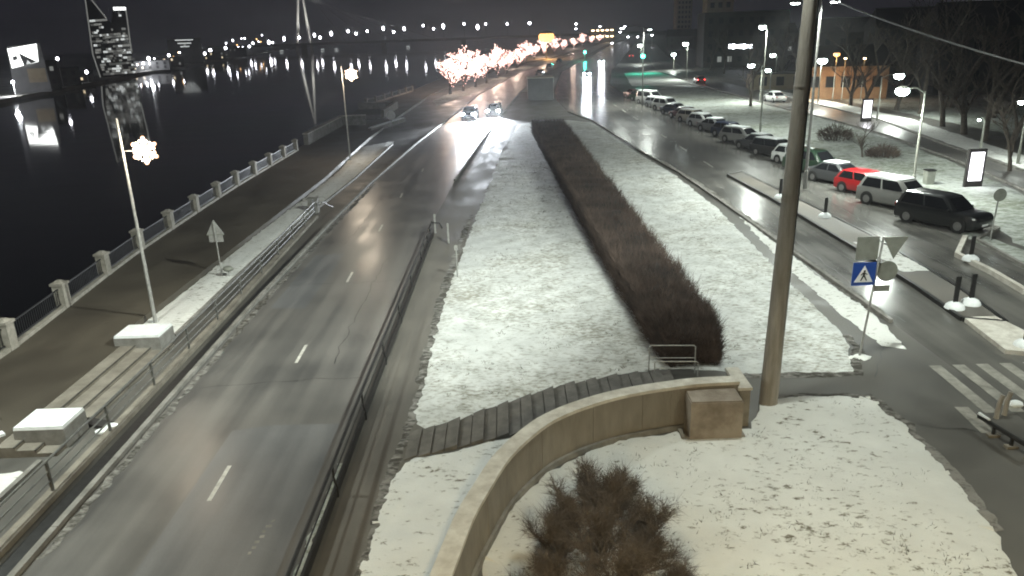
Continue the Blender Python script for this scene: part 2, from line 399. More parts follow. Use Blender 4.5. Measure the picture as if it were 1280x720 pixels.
# snow
snow_patch('snow', [(-3.0, 19.0), (-2.95, 25), (-2.85, 31), (-2.65, 34.5), (-2.4, 40), (-1.8, 50), (-.6, 72), (1.4, 95), (4, 97.5), (8, 97.5), (10.4, 94), (11.7, 69), (12.6, 57), (12.7, 46), (12.2, 36), (11.9, 30), (11.7, 25), (10.7, 21.9), (7.2, 22.1), (6.2, 22.5), (4.8, 22.6), (3.2, 22.3), (1.4, 21.7), (-.1, 20.75), (-2.0, 19.45)], M['snow'], grid=.55)
snow_patch('snow', [(13.45, 44), (13.45, 31), (13.65, 27), (13.2, 23.5), (12.5, 23.9), (12.45, 27), (12.5, 31), (12.9, 38)], M['snow_d'], grid=.4, h=.06)
snow_patch('snow', [(-3.35, 11), (-3.4, 15), (-3.2, 16.6), (-3.0, 17.5), (-1.9, 17.9), (-.1, 18.55), (1.2, 19.5), (2.0, 19.4), (.9, 17.9), (-.2, 16.6), (-1.0, 15.0), (-1.5, 13.2), (-1.9, 11)], M['snow_d'], grid=.35, h=.05)
snow_patch('snow', [(-1.0, 10.5), (-.75, 13.6), (-.2, 15.3), (.6, 16.65), (2.0, 17.8), (3.3, 18.35), (4.6, 18.6), (6.4, 18.6), (7.2, 20.2), (8.5, 20.45), (10.45, 20.2), (10.6, 18.3), (10.5, 15.8), (10.2, 13.8), (9.5, 11.8), (8.8, 10.5)], M['snow_d'], grid=.35, h=.06)
snow_patch('snow', [(-15.0, 27.4), (-14.75, 33), (-14.75, 40), (-14.4, 53), (-14.3, 64), (-15.0, 79), (-12.1, 83), (-12.2, 60), (-12.75, 48), (-13.0, 41), (-13.0, 34), (-12.9, 27.0)], M['snow_d'], z=.002, grid=.5, h=.07)
snow_patch('snow', [(-14.7, 9), (-14.7, 17.6), (-12.95, 17.6), (-12.7, 9)], M['snow_d'], z=.002, grid=.4, h=.06)
snow_patch('snow', [(25.6, 38.8), (25.5, 60), (24.8, 80), (24.1, 105), (23.5, 128), (30, 150), (36.8, 147), (36.2, 105), (36.6, 88), (36.2, 74), (34.2, 58), (32.1, 47), (28, 30), (24.4, 30.5), (24.6, 36)], M['snow_p'], grid=1.2, h=.05, jag=.25, edge=.8)
snow_patch('snow', [(37.2, 53), (39.2, 67.8), (42.3, 86), (43, 106), (43.6, 140), (46, 140), (46, 106), (45.3, 86), (42.2, 67.8), (40, 53)], M['snow_d'], grid=1.2, h=.05, jag=.2, edge=.8)
snow_patch('snow', [(46.5, 50), (48, 106), (49, 150), (90, 150), (90, 50)], M['snow_p'], grid=4, h=.05, jag=.4, edge=2)
snow_patch('snow', [(25, 155), (31, 205), (40, 210), (37.5, 160), (36.5, 152)], M['snow_d'], grid=2, h=.05, jag=.3, edge=1.5)
snow_patch('snow', [(17.0, 36.5), (18.3, 36.5), (18.2, 31.5), (17.0, 31.5)], M['snow_d'], z=.14, grid=.35, h=.03, jag=.12)  # bright wet reflection on the island, laid in as snow
snow_patch('snow', [(23.0, 37.5), (24.0, 39.5), (24.3, 33), (23.4, 30.5), (22.85, 31.5)], M['snow_p'], grid=.4, h=.04, jag=.1)
snow_patch('snow', [(21.9, 62), (22.3, 62), (22.2, 80), (21.4, 100), (20.9, 100), (21.5, 80)], M['snow_p'], grid=.6, h=.03, jag=.2)
snow_patch('snow', [(2.6, 150), (9, 150), (15.6, 221), (33, 321), (30, 321), (11.8, 221)], M['snow_p'], grid=3, h=.05, jag=.3, edge=2)

snow_patch('snow', [(p.x, p.y) for p in (at(546, 133), at(600, 114), at(650, 90), at(690, 75), at(684, 72), at(640, 88), at(600, 106), at(560, 117), at(540, 126))], M['snow_p'], grid=2.5, h=.05, jag=.3, edge=2)
# median island on the right road
ISL = [(16.25, 56), (16.6, 48), (16.75, 35), (16.65, 29.7), (16.4, 25.9), (17.7, 25.4), (18.2, 29.5), (18.5, 38), (17.9, 50.7), (17.6, 57)]
isl = sheet('traffic_island', ISL, .13, M['walk'], thick=.128)
m = MB()
for a, b in zip(ISL, ISL[1:] + ISL[:1]):
    a = Vector(a); b = Vector(b); c = (a + b) / 2; d = b - a
    m.box((c.x, c.y, .085), (d.length, .14, .16), math.atan2(d.y, d.x))
m.build('kerb', M['steel'], isl)
# painted markings
def stripe(a, b, wd, name='road_marking', mat='paint', z=.009):
    a = Vector(a); b = Vector(b); d = (b - a).normalized() * 1.0; s = Vector((-d.y, d.x)) * wd / 2
    me = MB().add([(p.x, p.y, z) for p in (a - s, b - s, b + s, a + s)], [(0, 1, 2, 3)]).mesh(name, M[mat])
    bm_ = bmesh.new(); bm_.from_mesh(me)
    for f in bm_.faces:
        if f.normal.z < 0: f.normal_flip()
    bm_.to_mesh(me); bm_.free()
    return tag(link(name, me), kind='structure')
M['patch'] = asphalt_mat('patched_asphalt', (.10, .102, .105), (.17, .17, .17), .30, .45, (1.8, .08, 1))
sheet('road_patch', [(-8.2, -20), (-8.15, 19.5), (-7.0, 19.75), (-5.1, 19.7), (-5.1, -20)], .0065, M['patch'])
sheet('road_patch', [(-10.1, 30), (-10.1, 38), (-8.6, 38.2), (-8.6, 29.8)], .0065, M['patch'])
for y in (10.5, 16.8, 25.0, 34.0, 43.5, 53.0, 63.5):
    x = -7.55 if y < 60 else -7.1
    stripe((x + .02, y - .8), (x - .02, y + .8), .11, mat='paint_d')
for k in range(7):
    stripe((-5.9 + k * .03 + random.uniform(-.03, .03), 13.9 + k * .19), (-5.9 + k * .03 + random.uniform(-.04, .04), 14.0 + k * .19), random.uniform(.05, .16), mat='paint')
for x in (12.55, 13.3, 14.05, 14.8, 15.55, 16.3, 17.05):
    stripe((x, 19.0 if x > 12.8 else 17.9), (x + .12, 22.2 if x > 12.8 else 19.4), .38, 'crossing_stripe')
for y in range(60, 150, 9):
    stripe((16.2, y), (16.2, y + 3), .12)

def unproj(px, py, depth):
    d = fw + cr * ((px - 640) / F) + cu * ((360 - py) / F)
    return Vector((0, 0, CH)) + d * depth
def on_y(px, py, y):
    d = fw + cr * ((px - 640) / F) + cu * ((360 - py) / F)
    return Vector((0, 0, CH)) + d * (y / d.y)

# ------------------------------------------------------------------ quay railing
q = thing('quay_railing', 'long iron railing between pale stone posts along the river quay', 'railing', (-20.8, 35, -.5))
def quay_posts(line):
    return resample(line, 4.9)
ql = [(x + .35, y) for x, y in [(-18.05, 12), (-18.55, 25.6), (-19.1, 30.6), (-19.9, 37.6), (-20.4, 46.3), (-20.9, 57.5), (-21.05, 68.6), (-21.15, 79)]]
qp = []
seg = [Vector(p) for p in ql]; acc = 0; qp = [seg[0]]; last = seg[0]
for a, b in zip(seg[:-1], seg[1:]):
    L_ = (b - a).length; t_ = 4.55 - acc
    while t_ <= L_: qp.append(a.lerp(b, t_ / L_)); t_ += 4.55
    acc = L_ - (t_ - 4.55)
def quay_set(q, qp):
    for p in qp:
        m = MB(); m.box((p.x, p.y, .02), (.44, .44, 1.0)); m.box((p.x, p.y, .55), (.54, .54, .1)); m.box((p.x, p.y, .65), (.42, .42, .1), 0, .4)
        m.build('stone_post', M['stone'], q, world=True)
    for a, b in zip(qp[:-1], qp[1:]):
        d = (b - a); L_ = d.length; rz = math.atan2(d.y, d.x); c = (a + b) / 2
        m = MB()
        for z in (-.28, .36): m.box((c.x, c.y, z), (L_ - .46, .05, .05), rz)
        k = int(L_ / .16)
        for i in range(1, k):
            p = a.lerp(b, i / k)
            m.box((p.x, p.y, .04), (.022, .022, .6), rz)
        m.build('railing_panel', M['steel'], q, world=True)
        m = MB(); m.box((c.x, c.y, -.43), (L_ - .45, .34, .15), rz); m.build('plinth', M['stone'], q, world=True)
quay_set(q, qp); q.location.z += .8
q2 = thing('quay_railing', 'short run of railing beyond the river landing, before the lit trees', 'railing', (-23, 135, -.5))
quay_set(q2, resample([(-22.6, 127), (-18.6, 158)], 4.9)); q2.location.z += .8
# landing parapet
pl = thing('landing_parapet', 'pale stone parapet wall at the river landing corner', 'parapet', (-20.8, 86, -.5))
m = MB(); m.box((-20.8, 89, .05), (.5, 18, 1.1)); m.box((-19.4, 98.2, .05), (3.3, .5, 1.1)); m.build('wall', M['conc_l'], pl, world=True)
m = MB(); m.box((-20.8, 89, .66), (.6, 18.1, .1)); m.box((-19.35, 98.2, .664), (3.3, .6, .1)); m.build('coping', M['cop'], pl, world=True); pl.location.z += .8
pl2 = thing('landing_parapet', 'low stone wall with steps across the river landing', 'parapet', (-20, 118, -.5))
m = MB(); m.box((-19.6, 120, 0), (6, .5, 1.0)); m.box((-16.8, 113.2, 0), (.5, 14, 1.0)); m.build('wall', M['conc'], pl2, world=True)
m = MB()
for k in range(4): m.box((-19.4, 105 + k * 1.2, -.47 - .0 + k * .02), (4.6, 1.1, .1))
m.build('landing_slab', M['conc_l'], pl2, world=True); pl2.location.z += .8
sb = thing('snowy_barrier', 'low snow covered barrier beside the white round sign', 'barrier', at(475, 162))
a, b = at(462, 166), at(505, 152)
d = b - a
m = MB(); m.box(((a + b).x / 2, (a + b).y / 2, .25), (d.length, .5, .5), math.atan2(d.y, d.x)); m.build('barrier_body', M['conc_l'], sb, world=True)
m = MB(); m.box(((a + b).x / 2, (a + b).y / 2, .55), (d.length * .98, .46, .1), math.atan2(d.y, d.x), .9); m.build('snow_cap', M['snow_c'], sb, world=True)

# ------------------------------------------------------------------ promenade steps and stone blocks
M['conc_s0'] = pm('shaded_step_edge', (.07, .065, .055), (.04, .036, .03), 3, .85)
st = thing('promenade_steps', 'three wide stone steps up to the promenade between two snow topped blocks', 'steps', (-13.4, 22.3, 0))
for k in range(3):
    zt_ = .1 * (k + 1); m = MB(); m.box((-12.825 - k * .55, 22.3, zt_ / 2 - .05), (.545, 7.75, zt_ + .1)); m.build('step', M['conc'], st, world=True)
    m = MB(); m.box((-12.575 - k * .55, 22.3, zt_ - .012), (.05, 7.76, .03)); m.build('step_shade_line', M['conc_s0'], st.children[-1], world=False)  # dark strip paints the shade line between steps
    st.children[-1].children[-1].location = -st.location
def cheek(name, label, x0, x1, y0, y1, zt):
    t = thing(name, label, 'stone block', ((x0 + x1) / 2, (y0 + y1) / 2, 0))
    m = MB()
    prof = [(x1, 0), (x1, zt - .03), (x1 - .03, zt), (x0 + .03, zt), (x0, zt - .03), (x0, 0)]
    n = len(prof)
    m.add([(p[0], y0, p[1]) for p in prof] + [(p[0], y1, p[1]) for p in prof], [tuple(range(n - 1, -1, -1)), tuple(range(n, 2 * n))] + [(i, (i + 1) % n, n + (i + 1) % n, n + i) for i in range(n)])
    o = m.build('block', M['conc_l'], t, world=True)
    m = MB(); m.box(((x0 + x1) / 2, (y0 + y1) / 2, zt + .045), (x1 - x0 - .02, y1 - y0 - .02, .09), 0, .975); m.build('snow_cap', M['snow_c'], t, world=True)
    return t
cheek('stair_block', 'snow topped stone stair block beside the tall thin lamp post', -14.4, -12.75, 25.6, 26.8, .58)
cheek('stair_block', 'snow topped stone stair block with a slab leaning at its side', -13.9, -12.5, 18.85, 20.0, .58)
t = thing('parapet_end', 'pale square parapet pillar with snow on top and a curved coping beside it', 'pillar', (-15.3, 19.4, -.5))
m = MB(); m.box((-15.6, 19.6, .1), (1.1, .9, 1.2)); m.build('pillar', M['conc_l'], t, world=True)
m = MB(); m.box((-15.6, 19.6, .74), (1.12, .92, .08), 0, .97); m.build('snow_cap', M['snow_c'], t, world=True)
m = MB(); pts = [(-16.4, 17.9, .1), (-15.4, 18.5, .1), (-14.8, 18.8, .1), (-14.45, 19.2, .1)]
for a, b in zip(pts[:-1], pts[1:]):
    a = Vector(a); b = Vector(b); d = b - a
    m.box(((a.x + b.x) / 2, (a.y + b.y) / 2, -.1), (d.length + .05, .22, .8), math.atan2(d.y, d.x))
m.build('curved_wall', M['conc_l'], t, world=True)
m = MB()
for a, b in zip(pts[:-1], pts[1:]):
    a = Vector(a); b = Vector(b); d = b - a
    m.box(((a.x + b.x) / 2, (a.y + b.y) / 2, .335), (d.length + .06, .26, .07), math.atan2(d.y, d.x))
m.build('snow_cap', M['snow_c'], t, world=True)
t = thing('paving_slab', 'dark slab with a lump of snow lying beside the stair block', 'slab', (-12.3, 19.8, 0))
m = MB(); m.box((-12.2, 20.1, .05), (1.3, .35, .1), -.35); m.build('slab', M['dark'], t, world=True)
m = MB(); m.ball((-11.75, 19.85, .06), (.28, .2, .12), 9, 6); m.ball((-11.95, 19.65, .05), (.2, .14, .08), 8, 5); m.build('snow_lump', M['snow_c'], t, True, world=True)

# ------------------------------------------------------------------ left guard railing (pale) on its plinth
t = thing('guard_railing', 'pale three bar guard railing on a plinth along the river side of the road', 'railing', (-11.4, 25, 0))
lr = [(-11.45, -5), (-11.5, 12), (-11.75, 30), (-12.0, 41), (-12.15, 47)]
pts = resample(lr, 1.5)
m = MB()
for a, b in zip(pts[:-1], pts[1:]):
    d = b - a; c = (a + b) / 2; m.box((c.x, c.y, .07), (.30, d.length - .004, .14), math.atan2(d.y, d.x) - math.pi / 2)
m.build('plinth', M['conc'], t, world=True)
for z, r in ((.95, .032), (.68, .024), (.42, .024)):
    MB().tube([(p[0], p[1], z) for p in lr], r, 6).build('rail', M['railp'], t, world=True)
for p in pts[::2]:
    MB().box((p.x, p.y, .53), (.06, .06, .86)).build('post', M['railp'], t, world=True)
m = MB(); m.tube([(-12.15, 47, .95), (-11.9, 48.2, .7), (-11.6, 49.5, .05)], .035, 6); m.build('end_rail', M['railp'], t, world=True)
t = thing('end_pillar', 'square stone pillar where the pale guard railing ends by the snow strip', 'pillar', (-12.7, 48.4, 0))
m = MB(); m.box((-12.75, 48.4, .45), (.3, .5, .9)); m.box((-12.38, 48.4, .45), (.22, .5, .9)); m.build('pillar', M['conc_l'], t, world=True)
m = MB(); m.box((-12.6, 48.4, .93), (.75, .6, .06)); m.build('cap', M['conc_l'], t, world=True)
sheet('dark_strip', [(-10.65, -30), (-10.8, 12), (-11.1, 30), (-11.05, 44), (-11.3, 44), (-11.4, 30), (-11.2, 12), (-11.1, -30)], .010, M['steel'])  # dark colour puts in the shade between plinth and kerb
kb = kerb('kerb', [(-12.75, 8), (-12.75, 18)], .14, .16, 'kerb')
kb = kerb('kerb', [(-12.85, 27), (-12.98, 34), (-12.98, 41), (-12.7, 48), (-12.15, 60), (-11.9, 80)], .12, .14, 'kerb')

# ------------------------------------------------------------------ right guard railing (dark)
t = thing('guard_railing', 'dark steel guard railing between the road and the snowy wedge', 'railing', (-4.4, 22, 0))
rl = [(-4.5, -4), (-4.45, 20), (-4.3, 41)]
MB().tube([(x, y, .86) for x, y in rl], .045, 8).build('top_rail', M['steel'], t, world=True)
MB().tube([(x, y, .52) for x, y in rl], .022, 6).build('middle_rail', M['steel'], t, world=True)
m = MB()
for a, b in zip(resample(rl, 3)[:-1], resample(rl, 3)[1:]):
    d = b - a; c = (a + b) / 2; m.box((c.x + .03, c.y, .17), (.07, d.length - .004, .26), math.atan2(d.y, d.x) - math.pi / 2)
m.build('bottom_plate', M['steel'], t, world=True)
y = 8.2
while y < 41:
    x = -4.47 + (y - 10) * .004
    m = MB(); m.tube([(x, y, .86), (x + .0, y, .5), (x + .06, y, .25), (x + .05, y, 0)], [.03, .032, .034, .034], 6); m.build('post', M['steel'], t, world=True)
    y += 3.9 if y < 32 else 1.6
sheet('dark_strip', [(-4.72, -30), (-4.72, 41), (-4.46, 41), (-4.46, -30)], .016, M['plaza'])  # narrow darker strip along the foot of the railing
snow_patch('snow', [(-4.72, 9), (-4.7, 17.5), (-4.56, 17.5), (-4.54, 9)], M['snow_p'], z=.016, h=.015, grid=.12, edge=.1, jag=.09)
t = thing('barrier_end', 'two short upright posts and slush where the dark railing ends', 'post', (-3.9, 41, 0))
for x, y in ((-4.2, 41.8), (-3.3, 39.5)): MB().box((x, y, .55), (.09, .09, 1.1)).build('post', M['galv'], t, world=True)
MB().tube([(-4.3, 41, .8), (-4.0, 42.2, .5), (-3.9, 42.8, .05)], .03, 6).build('bent_rail', M['steel'], t, world=True)
t = thing('marker_post', 'thin grey marker post standing in the snow beside the pavement', 'post', at(572, 347))
MB().tube([(0, 0, 0), (0, 0, 1.55)], .035, 6).build('post', M['galv'], t)
MB().box((0, -.03, 1.42), (.16, .03, .22)).build('reflector', M['galv'], t)

# ------------------------------------------------------------------ curved retaining wall, pier, steps
ARC = [(-1.9, 8.5), (-1.35, 11.2), (-1.0, 13.0), (-.7, 14.0), (-.2, 15.4), (.6, 16.7), (1.25, 17.35), (2.0, 17.85), (2.7, 18.2), (3.4, 18.45), (4.2, 18.65), (5.0, 18.8), (6.1, 18.85)]
def offset(line, d):
    out = []
    for i, p in enumerate(line):
        a = Vector(line[max(i - 1, 0)]); b = Vector(line[min(i + 1, len(line) - 1)]); n_ = (b - a).normalized(); n_ = Vector((-n_.y, n_.x))
        out.append((p[0] + n_.x * d, p[1] + n_.y * d))
    return out
# smooth the arc
def smooth(line, k=3):
    out = []
    P = [Vector(p) for p in line]
    for i in range(len(P) - 1):
        p0, p1, p2, p3 = P[max(i - 1, 0)], P[i], P[i + 1], P[min(i + 2, len(P) - 1)]
        for j in range(k):
            u = j / k
            out.append(.5 * ((2 * p1) + (p2 - p0) * u + (2 * p0 - 5 * p1 + 4 * p2 - p3) * u * u + (3 * p1 - p0 - 3 * p2 + p3) * u ** 3))
    return out + [P[-1]]
ARC = smooth(ARC, 4)
WH = 1.25
t = thing('curved_wall', 'curved concrete retaining wall with pale coping around the snowy corner', 'wall', (2, 17, 0))
def band(lin, d0, d1, z0, z1):
    A = offset(lin, d0); B = offset(lin, d1); n_ = len(lin); v = []
    for a, b in zip(A, B): v += [(a[0], a[1], z0), (b[0], b[1], z0), (b[0], b[1], z1), (a[0], a[1], z1)]
    f = []
    for i in range(n_ - 1):
        o = i * 4
        for k in range(4): f.append((o + k, o + (k + 1) % 4, o + 4 + (k + 1) % 4, o + 4 + k))
    f += [(3, 2, 1, 0), tuple((n_ - 1) * 4 + k for k in range(4))]
    m = MB(); m.add(v, f); return m
def fixn(o):
    b = bmesh.new(); b.from_mesh(o.data); bmesh.ops.recalc_face_normals(b, faces=b.faces); b.to_mesh(o.data); b.free(); return o
# facing panels with joints, each its own piece
M['concw'] = pm('streaked_concrete', (.25, .23, .195), (.17, .153, .127), 2.0, .88, bump=.3, bscale=18, stretch=(1.0, 1.0, .3), contrast=(.3, .7))
npan = 12; per = (len(ARC) - 1) // npan
for k in range(npan):
    lin = ARC[k * per:k * per + per + 1]
    a, b = Vector(lin[0]), Vector(lin[-1])
    l2 = [a.lerp(lin[1], .02)] + [Vector(p) for p in lin[1:-1]] + [b.lerp(lin[-2], .02)]
    fixn(band(l2, -.012 - .006 * (k % 2), .2, 0, WH - .02).build('wall_panel', M['concw'], t, world=True))
fixn(band(ARC, .03, .28, 0, WH - .01).build('wall_core', M['conc'], t, world=True))
fixn(band(ARC, -.06, .34, WH, WH + .09).build('coping', M['cop'], t, world=True))
fixn(band(ARC, -.10, -.02, 0, .16).build('foot_ledge', M['conc_l'], t, world=True))
m = MB(); m.box((6.25, 19.4, .55), (.3, 1.3, 1.1)); m.build('wall_return', M['conc'], t, world=True)
m = MB(); m.box((6.25, 19.4, 1.14), (.38, 1.36, .08)); m.build('return_coping', M['cop'], t, world=True)
t = thing('stone_pier', 'square rust stained stone pier at the end of the curved wall', 'pier', (5.3, 18.35, 0))
M['pier'] = pm('stained_pier', (.31, .27, .225), (.16, .13, .10), 1.4, .85, bump=.3, bscale=16, contrast=(.3, .6))
m = MB(); m.box((5.3, 18.4, .56), (1.38, .78, 1.12)); m.build('pier_block', M['pier'], t, world=True)
m = MB(); m.box((5.3, 18.4, 1.14), (1.33, .73, .04)); m.build('pier_top', M['pier'], t, world=True)
m = MB(); m.box((5.25, 18.3, .06), (1.7, .5, .1)); m.build('foot', M['conc'], t, world=True)
# ramp of stone steps behind the wall
t = thing('stone_steps', 'shallow dark stone steps rising from the pavement behind the curved wall', 'steps', (1, 20, 0))
SLo = [(-3.0, 17.55), (-1.9, 17.95), (-.1, 18.65), (1.35, 19.7), (3.0, 20.5), (5.0, 20.9)]
SHi = [(-3.0, 19.0), (-2.0, 19.4), (-.1, 20.65), (1.4, 21.6), (3.2, 22.2), (5.0, 22.5)]
def along(line, u):
    x = line[0][0] + (line[-1][0] - line[0][0]) * u
    for a, b in zip(line[:-1], line[1:]):
        if a[0] <= x <= b[0] + 1e-6:
            return Vector((x, a[1] + (b[1] - a[1]) * (x - a[0]) / (b[0] - a[0])))
NS = 23
for k in range(NS):
    u0_, u1_ = k / NS + .0015, (k + 1) / NS - .0015
    zz = .03 + (.05 if k > 2 else 0) * (k % 2) + random.uniform(0, .012)
    a, b, c, d = along(SLo, u0_), along(SLo, u1_), along(SHi, u1_), along(SHi, u0_)
    m = MB(); m.add([(p.x, p.y, 0.0) for p in (a, b, c, d)] + [(a.x, a.y, zz), (b.x, b.y, zz + .045), (c.x, c.y, zz + .045), (d.x, d.y, zz)], [(3, 2, 1, 0), (4, 5, 6, 7), (0, 1, 5, 4), (1, 2, 6, 5), (2, 3, 7, 6), (3, 0, 4, 7)])
    m.build('step', M['conc_s'] if 'conc_s' in M else M.setdefault('conc_s', pm('dark_step_stone', (.15, .14, .125), (.09, .085, .075), 2.5, .8, bump=.2)), t, world=True)
# metal frame barriers by the hedge
for lb, px0, px1, py, hh in (('tall bent tube barrier frame at the end of the hedge', 811, 868, 466, .95), ('lower bent tube barrier frame in front of the hedge end', 818, 872, 470, .5)):
    a, b = at(px0, py), at(px1, py)
    t = thing('tube_barrier', lb, 'barrier', a)
    MB().tube([(a.x, a.y, 0), (a.x, a.y, hh - .05), (a.x + .05, a.y, hh), (b.x - .05, b.y, hh), (b.x, b.y, hh - .05), (b.x, b.y, 0)], .022, 6).build('hoop', M['galv'], t, world=True)
    MB().tube([(a.x, a.y, hh * .55), (b.x, b.y, hh * .55)], .016, 5).build('cross_bar', M['galv'], t, world=True)

# ------------------------------------------------------------------ hedge and bush (bare twigs)
def twig_mesh(name, mat, pts_dirs):
    v = []; f = []
    for p, d, l, r in pts_dirs:
        a = d.cross(Vector((random.uniform(-1, 1), random.uniform(-1, 1), random.uniform(-1, 1)))).normalized() * r
        b = d.cross(a).normalized() * r
        bend = Vector((random.uniform(-1, 1), random.uniform(-1, 1), random.uniform(-.3, .6))) * l * .18
        mid = p + d * l * .5 + bend * .5; end = p + d * l + bend
        n_ = len(v)
        v += [p + a, p - a * .5 + b * .87, p - a * .5 - b * .87, mid + a * .7, mid - a * .35 + b * .6, mid - a * .35 - b * .6, end]
        f += [(n_, n_ + 1, n_ + 4, n_ + 3), (n_ + 1, n_ + 2, n_ + 5, n_ + 4), (n_ + 2, n_, n_ + 3, n_ + 5), (n_ + 3, n_ + 4, n_ + 6), (n_ + 4, n_ + 5, n_ + 6), (n_ + 5, n_ + 3, n_ + 6)]
    m = MB(); m.v = [tuple(x) for x in v]; m.f = f
    return m.mesh(name, mat)
HY0, HY1, HH = 22.7, 85.5, 1.5
def hx(y):
    u = max(0, (y - HY0) / (HY1 - HY0)); e_ = 1 - hend(y); return 4.75 + (2.7 - 4.75) * u ** .8 + .4 * e_, 6.95 + (6.4 - 6.95) * u - .4 * e_
def hend(y):
    k = min(1, max(0, (y - HY0) / 1.6)); return math.sqrt(1 - (1 - k) ** 2) * .55 + .45 if k < 1 else 1.0
t = thing('hedge', 'long dense bare brown hedge running up the snowy wedge', 'hedge', (5.6, 23, 0))
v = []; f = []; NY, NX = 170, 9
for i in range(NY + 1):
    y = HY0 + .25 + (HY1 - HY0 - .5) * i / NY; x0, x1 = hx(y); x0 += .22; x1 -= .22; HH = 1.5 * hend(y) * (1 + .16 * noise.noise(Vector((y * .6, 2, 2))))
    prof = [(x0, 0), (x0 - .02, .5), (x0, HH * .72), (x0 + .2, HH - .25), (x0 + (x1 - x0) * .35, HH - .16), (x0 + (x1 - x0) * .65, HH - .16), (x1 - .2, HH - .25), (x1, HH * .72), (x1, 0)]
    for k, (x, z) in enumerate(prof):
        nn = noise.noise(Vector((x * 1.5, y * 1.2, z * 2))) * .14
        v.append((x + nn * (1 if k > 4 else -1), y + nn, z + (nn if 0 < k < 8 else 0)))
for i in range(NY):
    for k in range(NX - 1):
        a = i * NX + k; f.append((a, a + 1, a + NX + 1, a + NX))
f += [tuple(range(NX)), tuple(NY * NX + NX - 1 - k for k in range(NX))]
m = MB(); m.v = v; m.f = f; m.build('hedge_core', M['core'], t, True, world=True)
tw = []
rnd = random.Random(3)
for k in range(42000):
    u = rnd.random() ** 2.0; y = HY0 + (HY1 - HY0) * u; x0, x1 = hx(y); q_ = rnd.random(); HH = 1.5 * hend(y) * (1 + .16 * noise.noise(Vector((y * .6, 2, 2))) + .10 * noise.noise(Vector((y * 1.7, 5, 2))))
    far = 1 + u * 1.3
    if y < HY0 + .5 and rnd.random() < .6:
        p = Vector((rnd.uniform(x0 + .1, x1 - .1), HY0 + rnd.uniform(.1, .5), rnd.uniform(0, HH - .2))); d = Vector((rnd.uniform(-.5, .5), rnd.uniform(-1, 0), rnd.uniform(.1, 1.2)))
    elif q_ < .3: p = Vector((x0 + rnd.uniform(.1, .35), y, rnd.uniform(0, HH - .25))); d = Vector((rnd.uniform(-.7, .1), rnd.uniform(-.6, .6), rnd.uniform(.3, 1.1)))
    elif q_ < .45: p = Vector((x1 - rnd.uniform(.1, .35), y, rnd.uniform(0, HH - .25))); d = Vector((rnd.uniform(-.1, .7), rnd.uniform(-.6, .6), rnd.uniform(.3, 1.1)))
    else: p = Vector((rnd.uniform(x0 + .12, x1 - .12), y, HH - rnd.uniform(.2, .5))); d = Vector((rnd.uniform(-.5, .5), rnd.uniform(-.5, .5), rnd.uniform(.5, 1.1)))
    tw.append((p - t.location, d.normalized(), rnd.uniform(.22, .56) * (1.7 if rnd.random() < .05 else 1), .0075 * far))
tag(link('hedge_twigs', twig_mesh('hedge_twigs', M['twig'], tw), t), kind='stuff')

def bush(name, label, loc, rx, ry, h, n_, group=None, r=.006, seed=1, mat='twig2', stems=12):
    rn = random.Random(seed); t = thing(name, label, 'bush', loc, 0, group)
    m = MB(); tw = []
    for s_ in range(stems):
        a = rn.uniform(0, 6.28); q_ = rn.random() ** .5
        b0 = Vector((math.cos(a) * rx * q_ * .35, math.sin(a) * ry * q_ * .35, 0)); tp = Vector((math.cos(a) * rx * q_ * .85, math.sin(a) * ry * q_ * .85, h * (1 - .35 * q_ * q_) * rn.uniform(.7, .9)))
        m.tube([b0, b0.lerp(tp, .5) + Vector((0, 0, h * .08)), tp], [.03, .02, .008], 5)
    m.build('stems', M['bark'], t)
    for k in range(n_):
        a = rn.uniform(0, 6.28); q_ = rn.random() ** .5; zz = rn.random() ** .7
        e_ = Vector((math.cos(a) * rx * q_, math.sin(a) * ry * q_, 0)); zt = h * (1 - .55 * q_ ** 2.4) * zz
        zt *= .86 + .28 * noise.noise(Vector((e_.x * 1.6, e_.y * 1.6, seed)))
        p = Vector((e_.x * .88, e_.y * .88, max(.02, zt * .8)))
        d = Vector((e_.x * .9 / rx + rn.uniform(-.5, .5), e_.y * .9 / ry + rn.uniform(-.5, .5), rn.uniform(.3, 1.1))).normalized()
        tw.append((p, d, rn.uniform(.2, .55) * min(1.2, h / 1.4), r * rn.uniform(.6, 1.3)))
    tag(link('twigs', twig_mesh('twigs', M[mat], tw), t), kind='stuff')
    return t
t = thing('bush', 'big bare twiggy bush in the snow inside the curved wall', 'bush', (1.75, 13.3, 0))
rb_ = random.Random(9); tw = []; m = MB()
LOB = [(-.15, 2.0, .75, 1.15), (.6, 1.7, .65, 1.05), (-.75, 1.2, .85, 1.15), (.25, .9, 1.0, 1.4), (.95, .6, .8, 1.1), (-1.1, .1, .9, 1.05), (-.1, -.2, 1.2, 1.5), (.95, -.5, .8, 1.0), (-1.35, -1.1, .9, .95), (.3, -1.4, 1.3, 1.45), (1.35, -1.4, .7, .75), (-.7, -1.9, 1.2, 1.2)]
